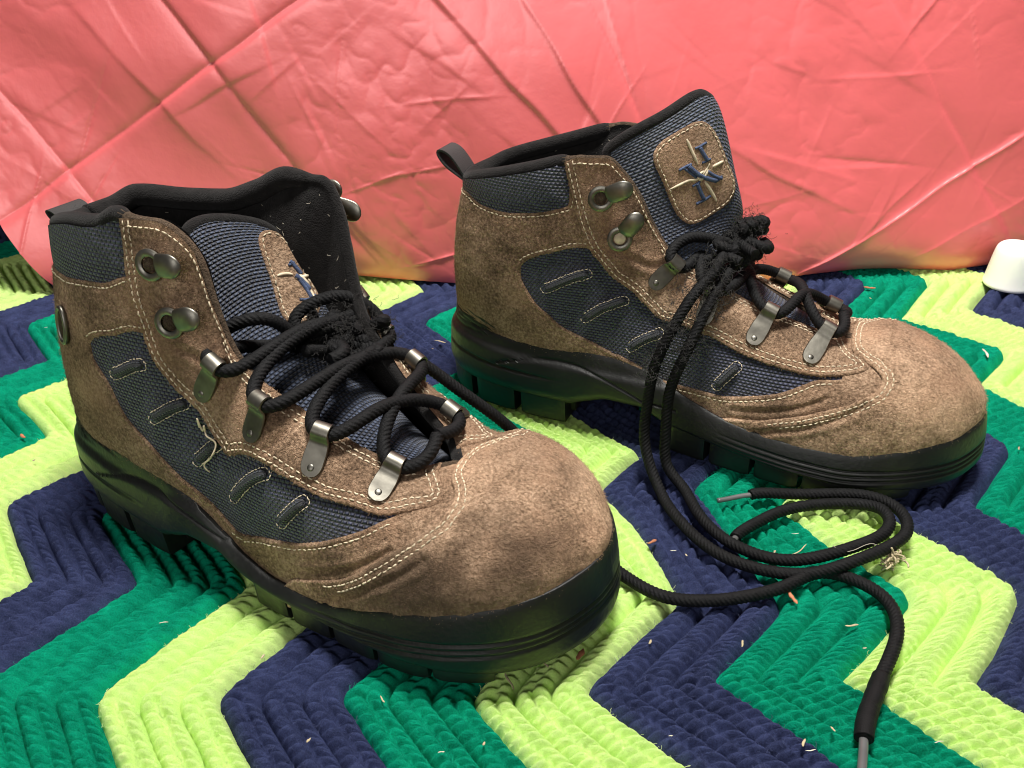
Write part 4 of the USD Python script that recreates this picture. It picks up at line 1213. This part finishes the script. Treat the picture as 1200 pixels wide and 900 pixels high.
# ---------------------------------------------------------------- small bits lying on the blanket
def flake(name, label, cat, at, yaw, l, w, mat, group=None, bend=.3, seed=0):
    rng = np.random.default_rng(seed)
    n = 7
    x = np.linspace(-.5, .5, n)
    p = np.stack([x * l, .15 * l * bend * np.sin(x * 5 + seed), .0004 + .2 * l * bend * (x + .5) ** 2], -1)
    v, f = tube_mesh(p, w * (.35 + .65 * np.sqrt(np.clip(1 - (2 * x) ** 2, 0, 1))) * rng.uniform(.7, 1.2, n), 6)
    v = v * np.array([1, 1, .6])
    c, s = math.cos(yaw), math.sin(yaw)
    v = v @ np.array([[c, s, 0], [-s, c, 0], [0, 0, 1]])
    prim = stage.GetPrimAtPath(part('/World', name, (v + np.array(at), f), mat))
    tag(prim, label, cat, group)


ONE = [('wood_chip', 'brown wood chip on the navy stripe left of the hanging laces', 'wood chip', (.0656, .3131), 5, 2.0, CHIP),
       ('wood_chip', 'long red-brown chip on the green stripe just below the crossing laces', 'wood chip', (.1216, .2755), 9, 2.2, CHIP),
       ('wood_chip', 'orange chip on the green stripe before the sheet, beyond the far toe', 'wood chip', (.2764, .6011), 9, 2.6, CHIP),
       ('wood_chip', 'dark brown chip on the lime stripe in front of the near toe', 'wood chip', (.026, .2449), 6.5, 2.8, CHIP),
       ('wood_chip', 'small chip on the green stripe at the left edge, behind the near heel', 'wood chip', (-.2847, .4148), 6, 2.2, CHIP),
       ('straw', 'long dry straw lying inside the lace coil', 'straw', (.1335, .3052), 12, .8, STRAW),
       ('straw', 'dry straw on the lime stripe near the bottom edge of the picture', 'straw', (-.0031, .2317), 9, 1.0, STRAW),
       ('straw', 'straw on the green stripe midway between lace tail and navy stripe', 'straw', (.1417, .258), 6, 1.2, STRAW),
       ('twig', 'grey twig on the green stripe right of the far toe', 'twig', (.3132, .4934), 13, 1.8, LINT),
       ('straw', 'pale straw on the navy stripe between the two boots, nearer the sheet', 'straw', (-.0491, .5244), 9, 1.0, STRAW)]
for k, (n_, lab, cat, (x, y), l, w, mt) in enumerate(ONE):
    flake(n_, lab, cat, (x, y, .0008), k * 1.3 + .4, l * .001, w * .001 * .45, mt, seed=k)
for k, (x, y) in enumerate([(.0747, .3068), (.0802, .3037), (.1221, .3049), (.1354, .3174), (.074, .369), (.0555, .2511), (.0564, .2058), (.1169, .2075), (.1044, .2019), (.1059, .1987), (.0424, .2806), (-.0127, .2039), (-.0282, .2007), (.2768, .5285), (.2786, .385), (-.3376, .5582), (-.0537, .5145), (-.1046, .247), (-.1521, .2669), (-.0526, .2246), (-.0777, .2067), (.1427, .2458), (.0118, .2399), (.0934, .2493), (.1535, .2012), (.2702, .5826), (-.2667, .3904)]):
    flake('straw_speck', 'tiny pale speck of dry straw caught in the blanket yarn', 'straw speck', (x, y, .0006), k * 2.1, .0028 + .0012 * math.sin(k * 5), .00024 + .00014 * (k % 3), LINT if k % 3 == 0 else STRAW, 'pale specks of straw on the blanket', seed=k + 40)
# a frayed tuft of dry fibre by the lace coil
tuft = thing('fibre_tuft', 'tan tuft of dry plant fibre against the right end of the lace coil', 'plant fibre', (.1715, .2940, .002))
rng = np.random.default_rng(3)
bits = []
for k in range(44):
    d = rng.normal(0, 1, 3)
    p = np.stack([np.zeros(3), d * .0012 + rng.normal(0, .0008, 3), d * .0020 + rng.normal(0, .0012, 3)]) + rng.normal(0, .0013, 3) + np.array([0, 0, .003])
    bits.append(tube_mesh(smooth_path(p, .0006)[0], .00050, 5))
part(tuft, 'fibres', join(bits), STRAW)
wisp, _ = smooth_path([(-.001, .001, .004), (-.010, .004, .0085), (-.018, .001, .0075), (-.026, .004, .008)], .0008)
part(tuft, 'wisp', tube_mesh(wisp, .00013, 5), LINT)
